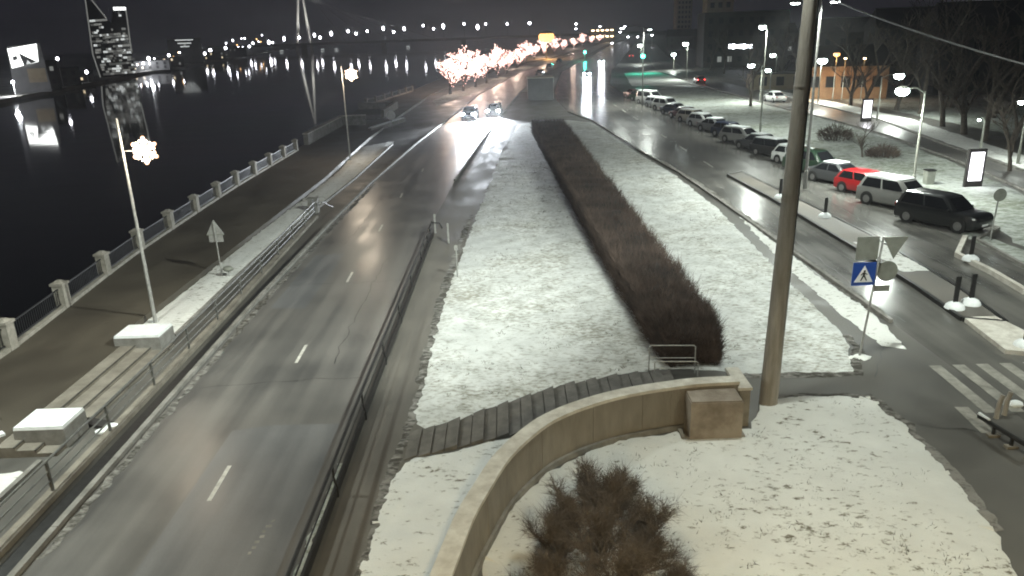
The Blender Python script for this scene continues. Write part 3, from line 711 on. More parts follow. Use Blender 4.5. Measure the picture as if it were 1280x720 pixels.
for lx, ly, lr_, lh in LOB:
    for k in range(8):
        a = rb_.uniform(0, 6.28); q_ = rb_.random()
        p0 = Vector((lx * .8 + rb_.uniform(-.1, .1), ly * .8 + rb_.uniform(-.1, .1), 0)); p1 = Vector((lx + math.cos(a) * lr_ * q_ * .8, ly + math.sin(a) * lr_ * q_ * .8, lh * (1 - .4 * q_ * q_) * rb_.uniform(.65, .95)))
        m.tube([p0, p0.lerp(p1, .5) + Vector((rb_.uniform(-.1, .1), rb_.uniform(-.1, .1), .1)), p1], [.022, .014, .005], 5)
        for j in range(125):
            u = rb_.uniform(.2, 1); b_ = p0.lerp(p1, u); dirn = (p1 - p0).normalized() * .6 + Vector((rb_.gauss(0, .55), rb_.gauss(0, .55), rb_.uniform(-.1, .8)))
            l_ = rb_.uniform(.16, .5) * lr_ ** .5
            tw.append((b_, dirn.normalized(), l_, rb_.uniform(.003, .0058)))
            e_ = b_ + dirn.normalized() * l_ * .6
            for q2 in range(3):
                d2 = (dirn.normalized() * .7 + Vector((rb_.gauss(0, .6), rb_.gauss(0, .6), rb_.gauss(.1, .5)))).normalized()
                tw.append((e_, d2, l_ * rb_.uniform(.4, .9), rb_.uniform(.0022, .004)))
m.build('stems', M['twig2'], t)
tag(link('twigs', twig_mesh('twigs', M['twig2'], tw), t), kind='stuff')

# ------------------------------------------------------------------ utility mast, cable, signs
ub = at(960, 505)
def lean_top(base, px, zz):
    # small lean of a mast so that it stands as it does in the photograph
    lo, hi = base.x - 3, base.x + 3
    for _ in range(40):
        mdl = (lo + hi) / 2
        if proj((mdl, base.y, zz))[0] < px: lo = mdl
        else: hi = mdl
    return lo
tx = lean_top(ub, 1014, 11.2)
t = thing('utility_mast', 'tall leaning concrete utility mast beside the stone pier', 'mast', ub)
sl = (tx - ub.x) / 11.2
MB().tube([(0, 0, -.1), (sl * 4, 0, 4), (sl * 8, 0, 8), (sl * 16.6, 0, 16.6)], [.265, .232, .195, .12], 14).build('pole', M['wood'], t, True)
for z in (4.0, 6.1, 6.25, 9.0):
    MB().tube([(sl * z, 0, z - .02), (sl * z, 0, z + .02)], .272 - z * .0085, 14).build('clamp_band', M['wood'], t, True)
MB().tube([(.2 + sl * .2, -.12, .1), (.19 + sl * 6, -.12, 6), (.15 + sl * 12.5, -.12, 12.5)], .02, 5).build('cable_conduit', M['black'], t)
for hx_, hy_, pw, cone, tg in ((-1.5, -.6, 3000, 160, (-2, -1, 0)), (-1.3, .5, 21000, 86, (-20, 15, 0)), (.3, 1.3, 10500, 84, (-5, 30, 0)), (1.4, .3, 9000, 90, (9, 12, 0))):  # mast lamp split into added, unseen heads aimed to even out the light
    MB().tube([(sl * 16.2, 0, 16.2), (sl * 16.2 + hx_, hy_, 16.4)], .04, 6).build('lamp_arm', M['galv'], t)
    MB().box((sl * 16.2 + hx_, hy_, 16.4), (.5, .5, .14)).build('lamp_head', M['galv'], t)
    MB().box((sl * 16.2 + hx_, hy_, 16.31), (.4, .4, .03)).build('lamp_lens', E_['head'], t)
    lamp(t, (sl * 16.2 + hx_, hy_, 16.1), pw, LC, 'SPOT', .2, size=R(cone), target=tg, blend=1.0)
c0 = unproj(1034, -3, 20.8); c1 = unproj(1300, 86, 13)
t = tag(MB().tube([c0 + (c1 - c0) * u - Vector((0, 0, .08 * 4 * u * (1 - u))) for u in [i / 10 for i in range(11)]], .02, 6).build('overhead_cable', M['steel']), 'thick grey overhead cable sloping away from the top of the mast', 'cable')

def sign_post(name, label, cat, base, topz, lx=0.0, r=.035):
    t = thing(name, label, cat, base)
    MB().tube([(0, 0, 0), (lx, 0, topz)], r, 8).build('post', M['galv'], t)
    return t
def plate(poly, y, th=.02):
    m = MB(); n_ = len(poly)
    m.add([(p[0], y, p[1]) for p in poly] + [(p[0], y + th, p[1]) for p in poly], [tuple(range(n_)), tuple(range(2 * n_ - 1, n_ - 1, -1))] + [(i, n_ + i, n_ + (i + 1) % n_, (i + 1) % n_) for i in range(n_)])
    return m
def rect(cx, cz, w_, h_): return [(cx - w_ / 2, cz - h_ / 2), (cx + w_ / 2, cz - h_ / 2), (cx + w_ / 2, cz + h_ / 2), (cx - w_ / 2, cz + h_ / 2)]
def ring(cx, cz, r_, n_=20): return [(cx + r_ * math.cos(6.2832 * k / n_), cz + r_ * math.sin(6.2832 * k / n_)) for k in range(n_)]
b0 = at(1074, 446)
zt = top_z(b0.x, b0.y, 296)
t = sign_post('road_sign_cluster', 'post with a blue pedestrian crossing sign and four grey sign backs', 'road sign', b0, zt, .32)
x = lambda z: .32 * z / zt
z1 = zt - .38; z2 = zt - 1.22
plate(rect(x(z1) - .42, z1, .70, .76), .03).build('square_sign_back', M['sign_b'], t)
plate([(x(z1) + .04, z1 + .34), (x(z1) + .44, z1 - .38), (x(z1) + .84, z1 + .34)], .03).build('triangle_sign_back', M['sign_b'], t)
plate(ring(x(z2) + .36, z2 + .06, .34), .04).build('round_sign_back', M['sign_b'], t)
plate(rect(x(z2) + .26, z2 - .52, .5, .2), .04).build('small_plate', M['sign_b'], t)
bl = plate(rect(x(z2) - .42, z2 + .02, .74, .76), -.06).build('blue_sign', M['blue'], t)
cx, cz = x(z2) - .42, z2 + .02
plate([(cx - .30, cz - .27), (cx + .30, cz - .27), (cx, cz + .28)], -.068, .007).build('white_triangle', M['white'], bl)
m = plate(ring(cx + .01, cz + .10, .035, 10), -.074, .005)
for pg in ([(cx - .04, cz - .06), (cx + .03, cz - .06), (cx + .04, cz + .06), (cx - .03, cz + .06)], [(cx - .11, cz - .22), (cx - .07, cz - .22), (cx + .02, cz - .05), (cx - .04, cz - .05)], [(cx + .08, cz - .22), (cx + .12, cz - .22), (cx + .03, cz - .05), (cx - .02, cz - .05)], [(cx - .11, cz - .02), (cx - .09, cz - .05), (cx - .02, cz + .03), (cx - .03, cz + .06)], [(cx + .02, cz + .05), (cx + .02, cz + .02), (cx + .10, cz - .03), (cx + .11, cz)]):
    mm = plate(pg, -.074, .005); m.add(mm.v, mm.f)
m.build('walking_figure', M['black'], bl)
snow_patch('snow', [(b0.x - .5, b0.y - .1), (b0.x + .1, b0.y + .25), (b0.x + .4, b0.y), (b0.x, b0.y - .3)], M['snow_d'], grid=.15, edge=.12, h=.05)

b0 = at(278, 347); zt = top_z(b0.x, b0.y, 277)
t = sign_post('warning_sign', 'grey backed triangular road sign above a square plate on the snow strip', 'road sign', b0, zt, -.02)
plate([(-.42, zt - .62), (.38, zt - .62), (-.02, zt + .08)], .04).build('triangle_board', M['galv'], t)
plate(rect(-.02, zt - .82, .66, .34), .045).build('lower_plate', M['galv'], t)
plate(rect(-.02, zt - .63, .8, .05), .03).build('brace', M['sign_b'], t)
b0 = at(281, 349)
t = thing('litter_bin', 'small oval litter bin on a leg beside the triangular sign', 'bin', b0 + Vector((.15, .2, 0)))
MB().tube([(0, 0, 0), (0, 0, .35)], .03, 6).build('leg', M['galv'], t)
m = MB(); m.ball((0, 0, .45), (.26, .22, .14), 14, 8); m.build('bowl', M['sign_b'], t, True)
b0 = at(490, 160); zt = top_z(b0.x, b0.y, 139)
t = sign_post('round_sign', 'white round road sign beside the snowy barrier', 'road sign', b0, zt, 0, .05)
plate(ring(0, zt - .5, .55), -.06).build('disc', M['white'], t)
b0 = at(1237, 302); zt = top_z(b0.x, b0.y, 236)
t = sign_post('round_sign', 'dark backed round road sign on a thin post in the patchy lawn', 'road sign', b0, zt, .1)
plate(ring(.1, zt - .3, .32), -.05).build('disc', M['sign_b'], t)

# ------------------------------------------------------------------ island furniture
def delineator(label, px, py, hpx, group=None):
    b_ = at(px, py, .13); t = thing('delineator', label, 'delineator', b_, 0, group)
    m = MB(); m.ball((0, 0, .0), (.36, .36, .26), 14, 8); m.v = [(x, y, max(z, 0)) for x, y, z in m.v]; m.build('domed_base', M['snow_c'], t, True)
    MB().box((0, 0, hpx / 2 + .1), (.17, .06, hpx)).build('post', M['steel'], t)
delineator('dark plate post on a white domed base, alone on the far half of the island', 975, 247, 1.1)
delineator('dark plate post on a snowy domed base beside the leaning mast', 1031, 271, 1.0)
delineator('dark plate post on a domed base, first of the pair beside the snowy slab', 1193, 385, 1.15)
delineator('dark plate post on a domed base, second of the pair beside the snowy slab', 1213, 380, 1.1)
delineator('dark plate post on a domed base at the outer corner of the snowy slab', 1281, 433, 1.0)
delineator('dark plate post on a snowy base behind the pale bent kerb', 1213, 325, 1.0)
o = sheet('snowy_slab', [(16.45, 25.9), (17.6, 25.9), (17.75, 24.4), (16.9, 22.6), (16.1, 22.9)], .16, M['cop'], kind=None, thick=.155)
tag(o, 'pale raised slab at the crossing end of the traffic island', 'slab')
m = MB(); pts = [at(1206, 299), at(1196, 321), at(1240, 343), at(1282, 368)]
t = thing('bent_kerb', 'pale bent concrete kerb in front of the parked black car', 'kerb', pts[1])
for a, b in zip(pts[:-1], pts[1:]):
    d = b - a; MB().box(((a.x + b.x) / 2, (a.y + b.y) / 2, .11), (d.length, .22, .22), math.atan2(d.y, d.x)).build('kerb_piece', M['cop'], t, world=True)
# wooden posts and fallen barrier at the crossing
for k, (px, py, lb) in enumerate(((1245, 523, 'short weathered wooden post at the crossing edge'), (1255, 519, 'short weathered wooden post next to a lump of snow'))):
    b_ = at(px, py); o = tag(MB().tube([(0, 0, 0), (.05, .05, .4), (.12, .06, .68)], [.07, .065, .06], 8).build('wooden_post', M['wood']), lb, 'post'); o.location = b_
o = tag(MB().ball((0, 0, .04), (.22, .16, .12), 10, 6).build('snow_lump', M['snow_c'], None, True), 'small lump of snow on the crossing stripes', 'snow'); o.location = at(1269, 507)
a, b = at(1221, 533), at(1292, 578)
t = thing('low_barrier', 'low dark rail barrier with a snowy end at the corner of the crossing', 'barrier', a)
MB().tube([(a.x, a.y, .32), (b.x, b.y, .32)], .06, 7).build('rail', M['steel'], t, world=True)
MB().tube([(a.x, a.y, .39), (a.x * .8 + b.x * .2, a.y * .8 + b.y * .2, .39)], [.05, .03], 6).build('snow_cap', M['snow_c'], t, world=True)
for u in (.3, .62, .95):
    p = a.lerp(b, u); MB().tube([(p.x, p.y, 0), (p.x, p.y, .32)], .05, 6).build('leg', M['steel'], t, world=True)
    MB().box((p.x, p.y, .04), (.3, .16, .07)).build('foot', M['conc'], t, world=True)

# ------------------------------------------------------------------ street lamps
def street_lamp(label, base, head, power=0, arm=True, group='street lamps along the right hand roads', r=.09, glow=.32, col='head', lc=LC, name='street_lamp', polemat='sign_b'):
    base = Vector(base); head = Vector(head); t = thing(name, label, 'street lamp', base, 0, group)
    h = head - base; ph = h.z - .05
    MB().tube([(0, 0, 0), (0, 0, 1.1), (0, 0, 1.12), (0, 0, ph)], [r * 1.25, r * 1.25, r, r * .6], 8).build('pole', M[polemat], t, True)
    if arm:
        MB().tube([(0, 0, ph - .1), (h.x * .4, h.y * .4, h.z + .18), (h.x, h.y, h.z + .16)], [r * .6, r * .5, r * .45], 6).build('arm', M[polemat], t)
    m = MB(); m.ball((h.x, h.y, h.z + glow * .45), (glow * .9, glow * .8, glow * .3), 10, 6); m.build('lamp_head', M[polemat], t, True)
    m = MB(); m.ball((h.x, h.y, h.z), (glow, glow * .9, glow * .7), 12, 8); m.build('lamp_bulb', E_[col], t, True)  # bulb larger than life: the lamp's glare is put into its shape
    if power: lamp(t, (h.x, h.y, h.z - glow * .7 - .05), power, lc, 'SPOT', .45, size=R(168), target=(h.x, h.y, h.z - 9), blend=.5)
    return t
def head_at(base, px, py):
    # a head at the same distance as its pole
    d = fw + cr * ((px - 640) / F) + cu * ((360 - py) / F)
    return Vector((0, 0, CH)) + d * (base.y / d.y)
for lb, bp_, hp, pw, gl in (
    ('street lamp with its lit head over the patchy lawn, by the litter bin', (1140, 240), (1128, 114), 3400, .48),
    ('street lamp with a right reaching arm, beside the small backlit poster stand', (1096, 151), (1124, 95), 3400, .62),
    ('street lamp with a lit head just behind the leaning mast', (1022, 130), (1028, 76), 3400, .75),
    ('thin lamp post standing in the lawn behind the row of parked cars', (950, 166), (953, 34), 5200, .4),
    ('street lamp with a bright head by the large bare tree', (950, 128), (939, 82), 2600, .6),
    ('street lamp with a small bright head on the far pavement', (968, 112), (966, 69), 0, .55),
    ('lamp beside the white car on the side street', (962, 118), (960, 88), 0, .5),
    ('lamp at the roadside in front of the dark office building', (858, 100), (857, 55), 3000, .7),
    ('lamp standing over the bright snowy verge', (842, 88), (842, 68), 3000, .7),
    ('lamp head over the street by the illuminated sign', (884, 82), (883, 47), 0, .8),
    ('lamp beside the traffic signal', (801, 80), (800, 57), 3000, .9),
    ('lamp among the bare trees at the edge of the park', (1272, 205), (1277, 128), 700, .28),
    ('small lamp hidden in the branches of the park trees', (1224, 195), (1224, 150), 0, .14)):
    B_ = at(*bp_); street_lamp(lb, B_, head_at(B_, *hp), pw, glow=gl * .85)
# lamps out of view: two read from the light, two added as fill
street_lamp('street lamp on the promenade near the parapet pillar', (-16.3, 16.5, .3), (-14.3, 16.8, 10.6), 4200, glow=.35)
street_lamp('added fill lamp out of view by the crossing corner', (12.4, 4.5, 0), (10.4, 5.0, 10.6), 1500, glow=.35, lc=(1.0, .90, .58))  # unseen lamp added to fill the near snow
street_lamp('street lamp at the foot of the curved wall', (-2.9, -4.5, 0), (-.6, -3.6, 9.5), 9000, glow=.3, lc=(1.0, .78, .42), col='warm')
street_lamp('added fill lamp out of view across the right hand road', (27, 20, 0), (25, 20, 10.5), 3000, glow=.35)  # unseen lamp added as fill from the right

# star lamps on thin poles
def star_lamp(label, base, top_py, star_px, star_py, size, power):
    zt = top_z(base.x, base.y, top_py); t = thing('star_lamp_post', label, 'lamp post', base, 0, 'thin posts with lit star decorations on the promenade')
    MB().tube([(0, 0, 0), (0, 0, .4), (0, 0, zt)], [.09, .075, .045], 8).build('pole', M['galv'], t, True)
    MB().box((0, 0, .02), (.34, .34, .05)).build('foot_plate', M['galv'], t)
    s = head_at(base, star_px, star_py) - base
    MB().tube([(0, 0, s.z), (s.x, 0, s.z)], .02, 5).build('bracket', M['galv'], t)
    m = MB(); g = MB(); size *= .92
    def bulb(x_, z_, r_): g.ball((x_, s.y - size * .13, z_), (r_, r_ * .8, r_), 6, 4)
    for k in range(6):
        a = math.pi / 6 + k * math.pi / 3; dx, dz = math.cos(a), math.sin(a)
        m.tube([(s.x, s.y, s.z), (s.x + dx * size, s.y, s.z + dz * size)], [size * .2, size * .16], 6)
        for q_ in (.22, .46, .7, .94): bulb(s.x + dx * size * q_, s.z + dz * size * q_, size * .075)
        for sg in (-1, 1):
            b_ = a + sg * .75; ex, ez = s.x + dx * size * .5, s.z + dz * size * .5
            m.tube([(ex, s.y, ez), (ex + math.cos(b_) * size * .42, s.y, ez + math.sin(b_) * size * .42)], size * .11, 5)
            for q_ in (.2, .42): bulb(ex + math.cos(b_) * size * q_, ez + math.sin(b_) * size * q_, size * .065)
        m.ball((s.x + dx * size, s.y, s.z + dz * size), size * .17, 7, 5)
    m.ball((s.x, s.y, s.z), size * .26, 8, 6)
    o = m.build('star_frame', E_['amber'], t); g.build('star_bulbs', E_['star'], o)  # amber frame draws the orange glare fringe around the bulbs
    lamp(t, (s.x, s.y - .35, s.z), power, (1.0, .84, .64), 'POINT', .3)
star_lamp('thin lamp post with a glowing star decoration beside the stair block', at(195, 405), 148, 181, 188, .5, 350)
star_lamp('thin lamp post with a glowing star decoration at the end of the snow strip', at(438, 201), 82, 439, 93, .58, 700)

def island_lamp(label, base, heads, power):
    t = thing('street_lamp', label, 'street lamp', base, 0, 'tall double armed lamps along the right hand road'); hz_ = max(h.z for h in heads)
    MB().tube([(0, 0, 0), (0, 0, 1.2), (0, 0, 1.22), (0, 0, hz_ + .1)], [.14, .14, .11, .06], 8).build('pole', M['mastg'], t, True)
    for h in heads:
        p = Vector(h) - Vector(base)
        MB().tube([(0, 0, hz_), (p.x * .45, p.y * .45, p.z + .28), (p.x, p.y, p.z + .1)], [.055, .045, .035], 6).build('arm', M['mastg'], t)
        m = MB(); m.ball((p.x, p.y, p.z + .06), (.42, .2, .09), 10, 6); m.build('lamp_head', M['mastg'], t, True)
        m = MB(); m.ball((p.x, p.y, p.z - .02), (.3, .15, .07), 10, 6); m.build('lamp_bulb', E_['head'], t, True)
        lamp(t, (p.x, p.y, p.z - .14), power, LC, 'SPOT', .2, size=R(168), target=(p.x, p.y, 0), blend=.5)
B_ = at(1006, 236, .13); h1 = head_at(B_, 1044, 2); 
island_lamp('tall double armed lamp post on the island just behind the leaning mast', B_, [h1, Vector((B_.x - 1.6, B_.y, h1.z))], 5000)
B_ = Vector((19.6, 112, 0)); h1 = head_at(B_, 812, 37)
island_lamp('tall double armed lamp post beyond the far end of the parked cars', B_, [h1, Vector((B_.x - 3.0, B_.y, h1.z + .3))], 6000)

# ------------------------------------------------------------------ cars
def lerp(a, b, u): return a + (b - a) * u
STY = {  # L, W, H, belt, cabin: rear base, rear roof, front roof, front base (fractions of length), hood z, tail z
    'sedan': (4.55, 1.80, 1.45, .92, -.36, -.20, .10, .27, .78, .93),
    'hatch': (4.10, 1.76, 1.50, .94, -.47, -.38, .09, .28, .80, .92),
    'suv':   (4.65, 1.88, 1.74, 1.06, -.47, -.40, .12, .27, .98, 1.05),
    'estate': (4.65, 1.80, 1.50, .94, -.48, -.42, .10, .27, .80, .93),
    'van':   (4.9, 1.92, 1.95, 1.10, -.48, -.46, .22, .38, .95, 1.08)}
CARM = {}
def car_parts(style):
    if style in CARM: return CARM[style]
    L_, W, H, belt, rb, rr, fr, fb, hood, tail = STY[style]; D = {}
    X = lambda u: u * L_
    st_ = [(-.5, .80, tail - .18, .42), (-.485, .90, tail - .06, .30), (-.45, .96, tail, .24), (rb, 1.0, belt, .2), (-.1, 1.0, belt, .19), (.15, 1.0, belt - .01, .19), (fb, .985, belt - .03, .2), (.38, .965, lerp(hood, belt, .45), .2), (.45, .92, hood, .23), (.485, .84, hood - .10, .28), (.5, .72, hood - .24, .38)]
    m = MB(); v = []; f = []
    for u, wf, zt, zb in st_:
        w_ = W / 2 * wf; hh = zt - zb
        half = [(w_ * .84, zb), (w_ * .97, zb + .09), (w_, zb + hh * .42), (w_ * .985, zb + hh * .72), (w_ * .93, zt - .04), (w_ * .80, zt)]
        prof = [(y, z) for y, z in half] + [(0, zt + .025)] + [(-y, z) for y, z in reversed(half)]
        v += [(X(u), y, z) for y, z in prof]
    n_ = 13
    for i in range(len(st_) - 1):
        for k in range(n_):
            a = i * n_ + k; b = i * n_ + (k + 1) % n_; f.append((a, b, b + n_, a + n_))
    f += [tuple(range(n_ - 1, -1, -1)), tuple((len(st_) - 1) * n_ + k for k in range(n_))]
    m.add(v, f); D['body'] = m.mesh('body', None, True)
    # cabin
    bz = belt - .03; wb = W / 2 * .93; wr = W / 2 * .74; rz = H - .07
    base = [(X(rb), wb * .93), (X(fb), wb * .93)]; 
    lev = [(bz, X(rb), X(fb), wb), (lerp(bz, rz, .55), lerp(X(rb), X(rr), .5), lerp(X(fb), X(fr), .52), lerp(wb, wr, .45)), (rz, X(rr), X(fr), wr), (H - .01, X(rr) + .18, X(fr) - .2, wr * .80)]
    m = MB(); v = []
    for z, xr, xf, ww in lev: v += [(xr, -ww * .9, z), (xr + .12, -ww, z), (xf - .15, -ww, z), (xf, -ww * .86, z), (xf, ww * .86, z), (xf - .15, ww, z), (xr + .12, ww, z), (xr, ww * .9, z)]
    f = []
    for i in range(3):
        for k in range(8): f.append((i * 8 + k, i * 8 + (k + 1) % 8, (i + 1) * 8 + (k + 1) % 8, (i + 1) * 8 + k))
    f.append(tuple(24 + k for k in range(8))); m.add(v, f); D['cabin'] = m.mesh('cabin', None, True)
    def lv(t_):
        a = lev[0]; b = lev[1]; c = lev[2]
        if t_ < .55: return [lerp(a[i], b[i], t_ / .55) for i in range(4)]
        return [lerp(b[i], c[i], (t_ - .55) / .45) for i in range(4)]
    lo, hi = lv(.1), lv(.92); o = .012
    def quad(pts):
        q_ = MB(); q_.add(pts, [(0, 1, 2, 3), (3, 2, 1, 0)]); return q_
    mid_ = lv(.55)
    def strip(fn, name):
        P = [fn(l) for l in (lo, mid_, hi)]; q_ = MB(); v = []
        for a, b in P: v += [a, b]
        q_.add(v, [(0, 1, 3, 2), (2, 3, 5, 4)]); me = q_.mesh(name, M['glass'], True)
        return me
    D['windscreen'] = strip(lambda l: ((l[2] + o, -l[3] * .80, l[0]), (l[2] + o, l[3] * .80, l[0])), 'windscreen')
    D['rear_window'] = strip(lambda l: ((l[1] - o, l[3] * .82, l[0]), (l[1] - o, -l[3] * .82, l[0])), 'rear_window')
    for sgn in (-1, 1):
        for k, (u0_, u1_) in enumerate(((.03, .47), (.51, .97))):
            D['side_window%d%d' % (sgn, k)] = strip(lambda l, s=sgn, a=u0_, b=u1_: ((lerp(l[1] + .16, l[2] - .2, a), s * (l[3] + o), l[0]), (lerp(l[1] + .16, l[2] - .2, b), s * (l[3] + o), l[0])), 'side_window')
    # wheels
    wr_ = .33 if style != 'suv' else .37
    m = MB(); m.tube([(0, -.11, 0), (0, -.1, 0), (0, .1, 0), (0, .11, 0)], [wr_ * .9, wr_, wr_, wr_ * .9], 18); D['tyre'] = m.mesh('tyre', M['rubber'], True)
    m = MB(); m.tube([(0, -.115, 0), (0, .115, 0)], wr_ * .62, 14)
    for k in range(5):
        a = k * 6.2832 / 5; m.box((math.cos(a) * wr_ * .32, 0, math.sin(a) * wr_ * .32), (.05, .25, .05))
    D['rim'] = m.mesh('rim', M['rim'], True)
    m = MB(); m.tube([(0, -.02, 0), (0, .02, 0)], wr_ * 1.16, 18); D['wheel_arch'] = m.mesh('wheel_arch', M['black'])
    hl = MB(); hl.ball((0, 0, 0), (.10, .2, .085), 10, 6); D['headlight'] = hl.mesh('headlight', M['lens'], True)
    hl = MB(); hl.ball((0, 0, 0), (.05, .15, .12), 10, 6); D['tail_light'] = hl.mesh('tail_light', M['taill'], True)
    hl = MB(); hl.ball((0, 0, 0), (.07, .09, .065), 8, 6); D['mirror'] = hl.mesh('mirror', None, True)
    hl = MB(); hl.box((0, 0, 0), (.015, .5, .11)); D['number_plate'] = hl.mesh('number_plate', M['white'])
    hl = MB(); hl.box((0, 0, 0), (.03, W * .5, .16)); D['grille'] = hl.mesh('grille', M['black'])
    m = MB(); v = []
    for z, k in ((0, 1.0), (.05, .93)):
        v += [(lerp(X(rr), X(fr), .5) + sx_ * (X(fr) - X(rr)) / 2 * k * .97, sy_ * wr * .88 * k, H - .02 + z) for sx_, sy_ in ((-1, -1), (1, -1), (1, 1), (-1, 1))]
    m.add(v, [(4, 5, 6, 7), (0, 1, 5, 4), (1, 2, 6, 5), (2, 3, 7, 6), (3, 0, 4, 7)]); D['roof_snow'] = m.mesh('roof_snow', M['snow_c'], True)
    m = MB(); v = []
    for u in (fb + .03, .36, .44):
        zz = lerp(belt, hood, max(0, min(1, (u - fb) / (.45 - fb)))) + .045
        v += [(X(u), -W * .34, zz - .02), (X(u), 0, zz + .025), (X(u), W * .34, zz - .02)]
    m.add(v, [(0, 3, 4, 1), (1, 4, 5, 2), (3, 6, 7, 4), (4, 7, 8, 5)]); D['bonnet_snow'] = m.mesh('bonnet_snow', M['snow_c'], True)
    CARM[style] = D
    return D
CARPAINT = {}
def paint(c):
    if c not in CARPAINT:
        rgb = {'black': (.012, .013, .014), 'silver': (.22, .22, .21), 'red': (.33, .012, .014), 'dark grey': (.05, .052, .055), 'white': (.48, .49, .48), 'dark green': (.015, .035, .02), 'grey': (.16, .165, .17), 'dark blue': (.012, .02, .05), 'beige': (.36, .33, .27), 'maroon': (.09, .012, .016)}[c]
        CARPAINT[c] = pm(c.replace(' ', '_') + '_car_paint', rgb, tuple(x * .9 for x in rgb), 2, .32, coat=.7)
    return CARPAINT[c]
def car(style, colour, label, loc, rz, group=None, snow=1, lit=False, tail=False, beam=0):
    D = car_parts(style); L_, W, H, belt, rb, rr, fr, fb, hood, tz = STY[style]
    t = thing('car', label, 'car', loc, rz, group); pt = paint(colour)
    def put(name, me, p=(0, 0, 0), mat=None, parent=t):
        o = link(name, me, parent); o.location = p
        if mat:
            if not me.materials: me.materials.append(None)
            o.material_slots[0].link = 'OBJECT'; o.material_slots[0].material = mat
        return o
    put('body', D['body'], mat=pt); put('cabin', D['cabin'], mat=pt)
    put('windscreen', D['windscreen']); put('rear_window', D['rear_window'])
    for k in ('-10', '-11', '10', '11'): put('side_window', D['side_window' + k])
    wr_ = .37 if style == 'suv' else .33
    for sx_ in (-.305, .32):
        for sy_ in (-1, 1):
            put('wheel_arch', D['wheel_arch'], (sx_ * L_, sy_ * (W / 2 - .018), wr_ + .02))
            o = put('wheel', D['tyre'], (sx_ * L_, sy_ * (W / 2 - .085), wr_)); put('rim', D['rim'], parent=o)
    for sy_ in (-1, 1):
        put('headlight', D['headlight'], (L_ * .462, sy_ * W * .35, hood - .17), E_['car'] if lit else None).scale = (1.7, 1.5, 2.3) if lit else (1, 1, 1)  # lit headlights scaled up, glare put into their shape
        put('tail_light', D['tail_light'], (-L_ * .488, sy_ * W * .36, tz - .16), E_['redl'] if tail else None)
        put('mirror', D['mirror'], (L_ * (fb - .07), sy_ * (W / 2 + .06), belt + .04), pt)
    put('number_plate', D['number_plate'], (L_ * .5 + .004, 0, .45)); put('number_plate', D['number_plate'], (-L_ * .5 - .006, 0, .62))
    put('grille', D['grille'], (L_ * .495, 0, hood - .26))
    if snow: put('roof_snow', D['roof_snow'])
    if snow > 1: put('bonnet_snow', D['bonnet_snow'])
    if beam:
        for sy_ in (-1, 1):
            lamp(t, (L_ * .5 + .12, sy_ * W * .35, hood - .17), beam, (.86, .93, 1.0), 'SPOT', .08, 'headlight_beam', R(75), (L_ * .5 + 14, sy_ * W * .35 * 1.5, -.35), .8)
    return t
# parked row, from the near end
ROW = [('suv', 'black', 0), ('suv', 'silver', 1), ('hatch', 'red', 0), ('sedan', 'dark grey', 1), ('suv', 'dark green', 0), ('hatch', 'white', 1), ('estate', 'black', 1), ('sedan', 'dark grey', 1), ('estate', 'silver', 2), ('hatch', 'dark blue', 0), ('sedan', 'grey', 1), ('hatch', 'white', 2), ('estate', 'beige', 1), ('sedan', 'maroon', 1), ('sedan', 'dark blue', 1), ('suv', 'white', 1), ('hatch', 'grey', 2), ('van', 'silver', 1), ('estate', 'dark green', 0), ('sedan', 'maroon', 0)]
nice = {'suv': 'SUV', 'hatch': 'hatchback', 'sedan': 'saloon car', 'estate': 'estate car', 'van': 'van'}
ext = ['', '', '', '', '']
ys_ = [41.0, 45.7, 49.5, 53.4, 57.5, 61.2, 65.5, 69.5, 74, 78.4, 82.8, 87.3, 91.8, 96.4, 101.2, 106.2, 111.4, 117, 122.8, 128.6]
ys_ = [q_ - 1.3 for q_ in ys_]
for i, (s_, c_, sn) in enumerate(ROW):
    me_ = f'{c_} {nice[s_]}'
    pv = f'{ROW[i-1][1]} {nice[ROW[i-1][0]]}' if i else None
    nx = f'{ROW[i+1][1]} {nice[ROW[i+1][0]]}' if i + 1 < len(ROW) else None
    if i == 0: lb = f'{me_} parked at the crossing end of the row, beside the pale bent kerb'
    elif nx is None: lb = f'{me_} parked last in the long row, beyond a {pv}'
    else: lb = f'{me_} parked between a {pv} and a {nx}'
    yy = ys_[i]; xx = 23.15 - (yy - 40) * .024
    flip = math.pi if i in (7, 13) else 0
    car(s_, c_, lb, (xx + random.uniform(-.12, .12), yy, 0.006), -math.pi / 2 + R(random.uniform(24, 31)) + flip, 'cars parked along the right hand road', sn, tail=(i == 12))
# moving cars
car('suv', 'dark blue', 'dark blue SUV driving with headlights on, beside the dazzling white car', (-4.75, 103, .006), -math.pi / 2 - R(4), 'cars driving with lights on', 0, lit=True, beam=13000)
car('suv', 'white', 'white SUV with dazzling headlights driving beside the dark blue SUV', (-1.55, 106.5, .006), -math.pi / 2 - R(5), 'cars driving with lights on', 0, lit=True, beam=22000)
P_ = at(734, 95); car('sedan', 'grey', 'grey saloon with headlights on coming down the right hand road, ahead of another car', P_, -math.pi / 2 - R(8), 'cars driving with lights on', 0, lit=True, beam=9000)
P_ = at(752, 79); car('sedan', 'grey', 'grey saloon with headlights on following the other headlights down the right hand road', P_, -math.pi / 2 - R(8), 'cars driving with lights on', 0, lit=True, beam=9000)
P_ = at(874, 104); car('hatch', 'red', 'red hatchback with glowing tail lights driving away on the side street', P_, math.pi / 2 - R(3), 'cars driving with lights on', 0, tail=True)
P_ = at(968, 127); car('sedan', 'white', 'white saloon car on the side street past the large bare tree', P_, math.pi / 2 + R(5), None, 1)
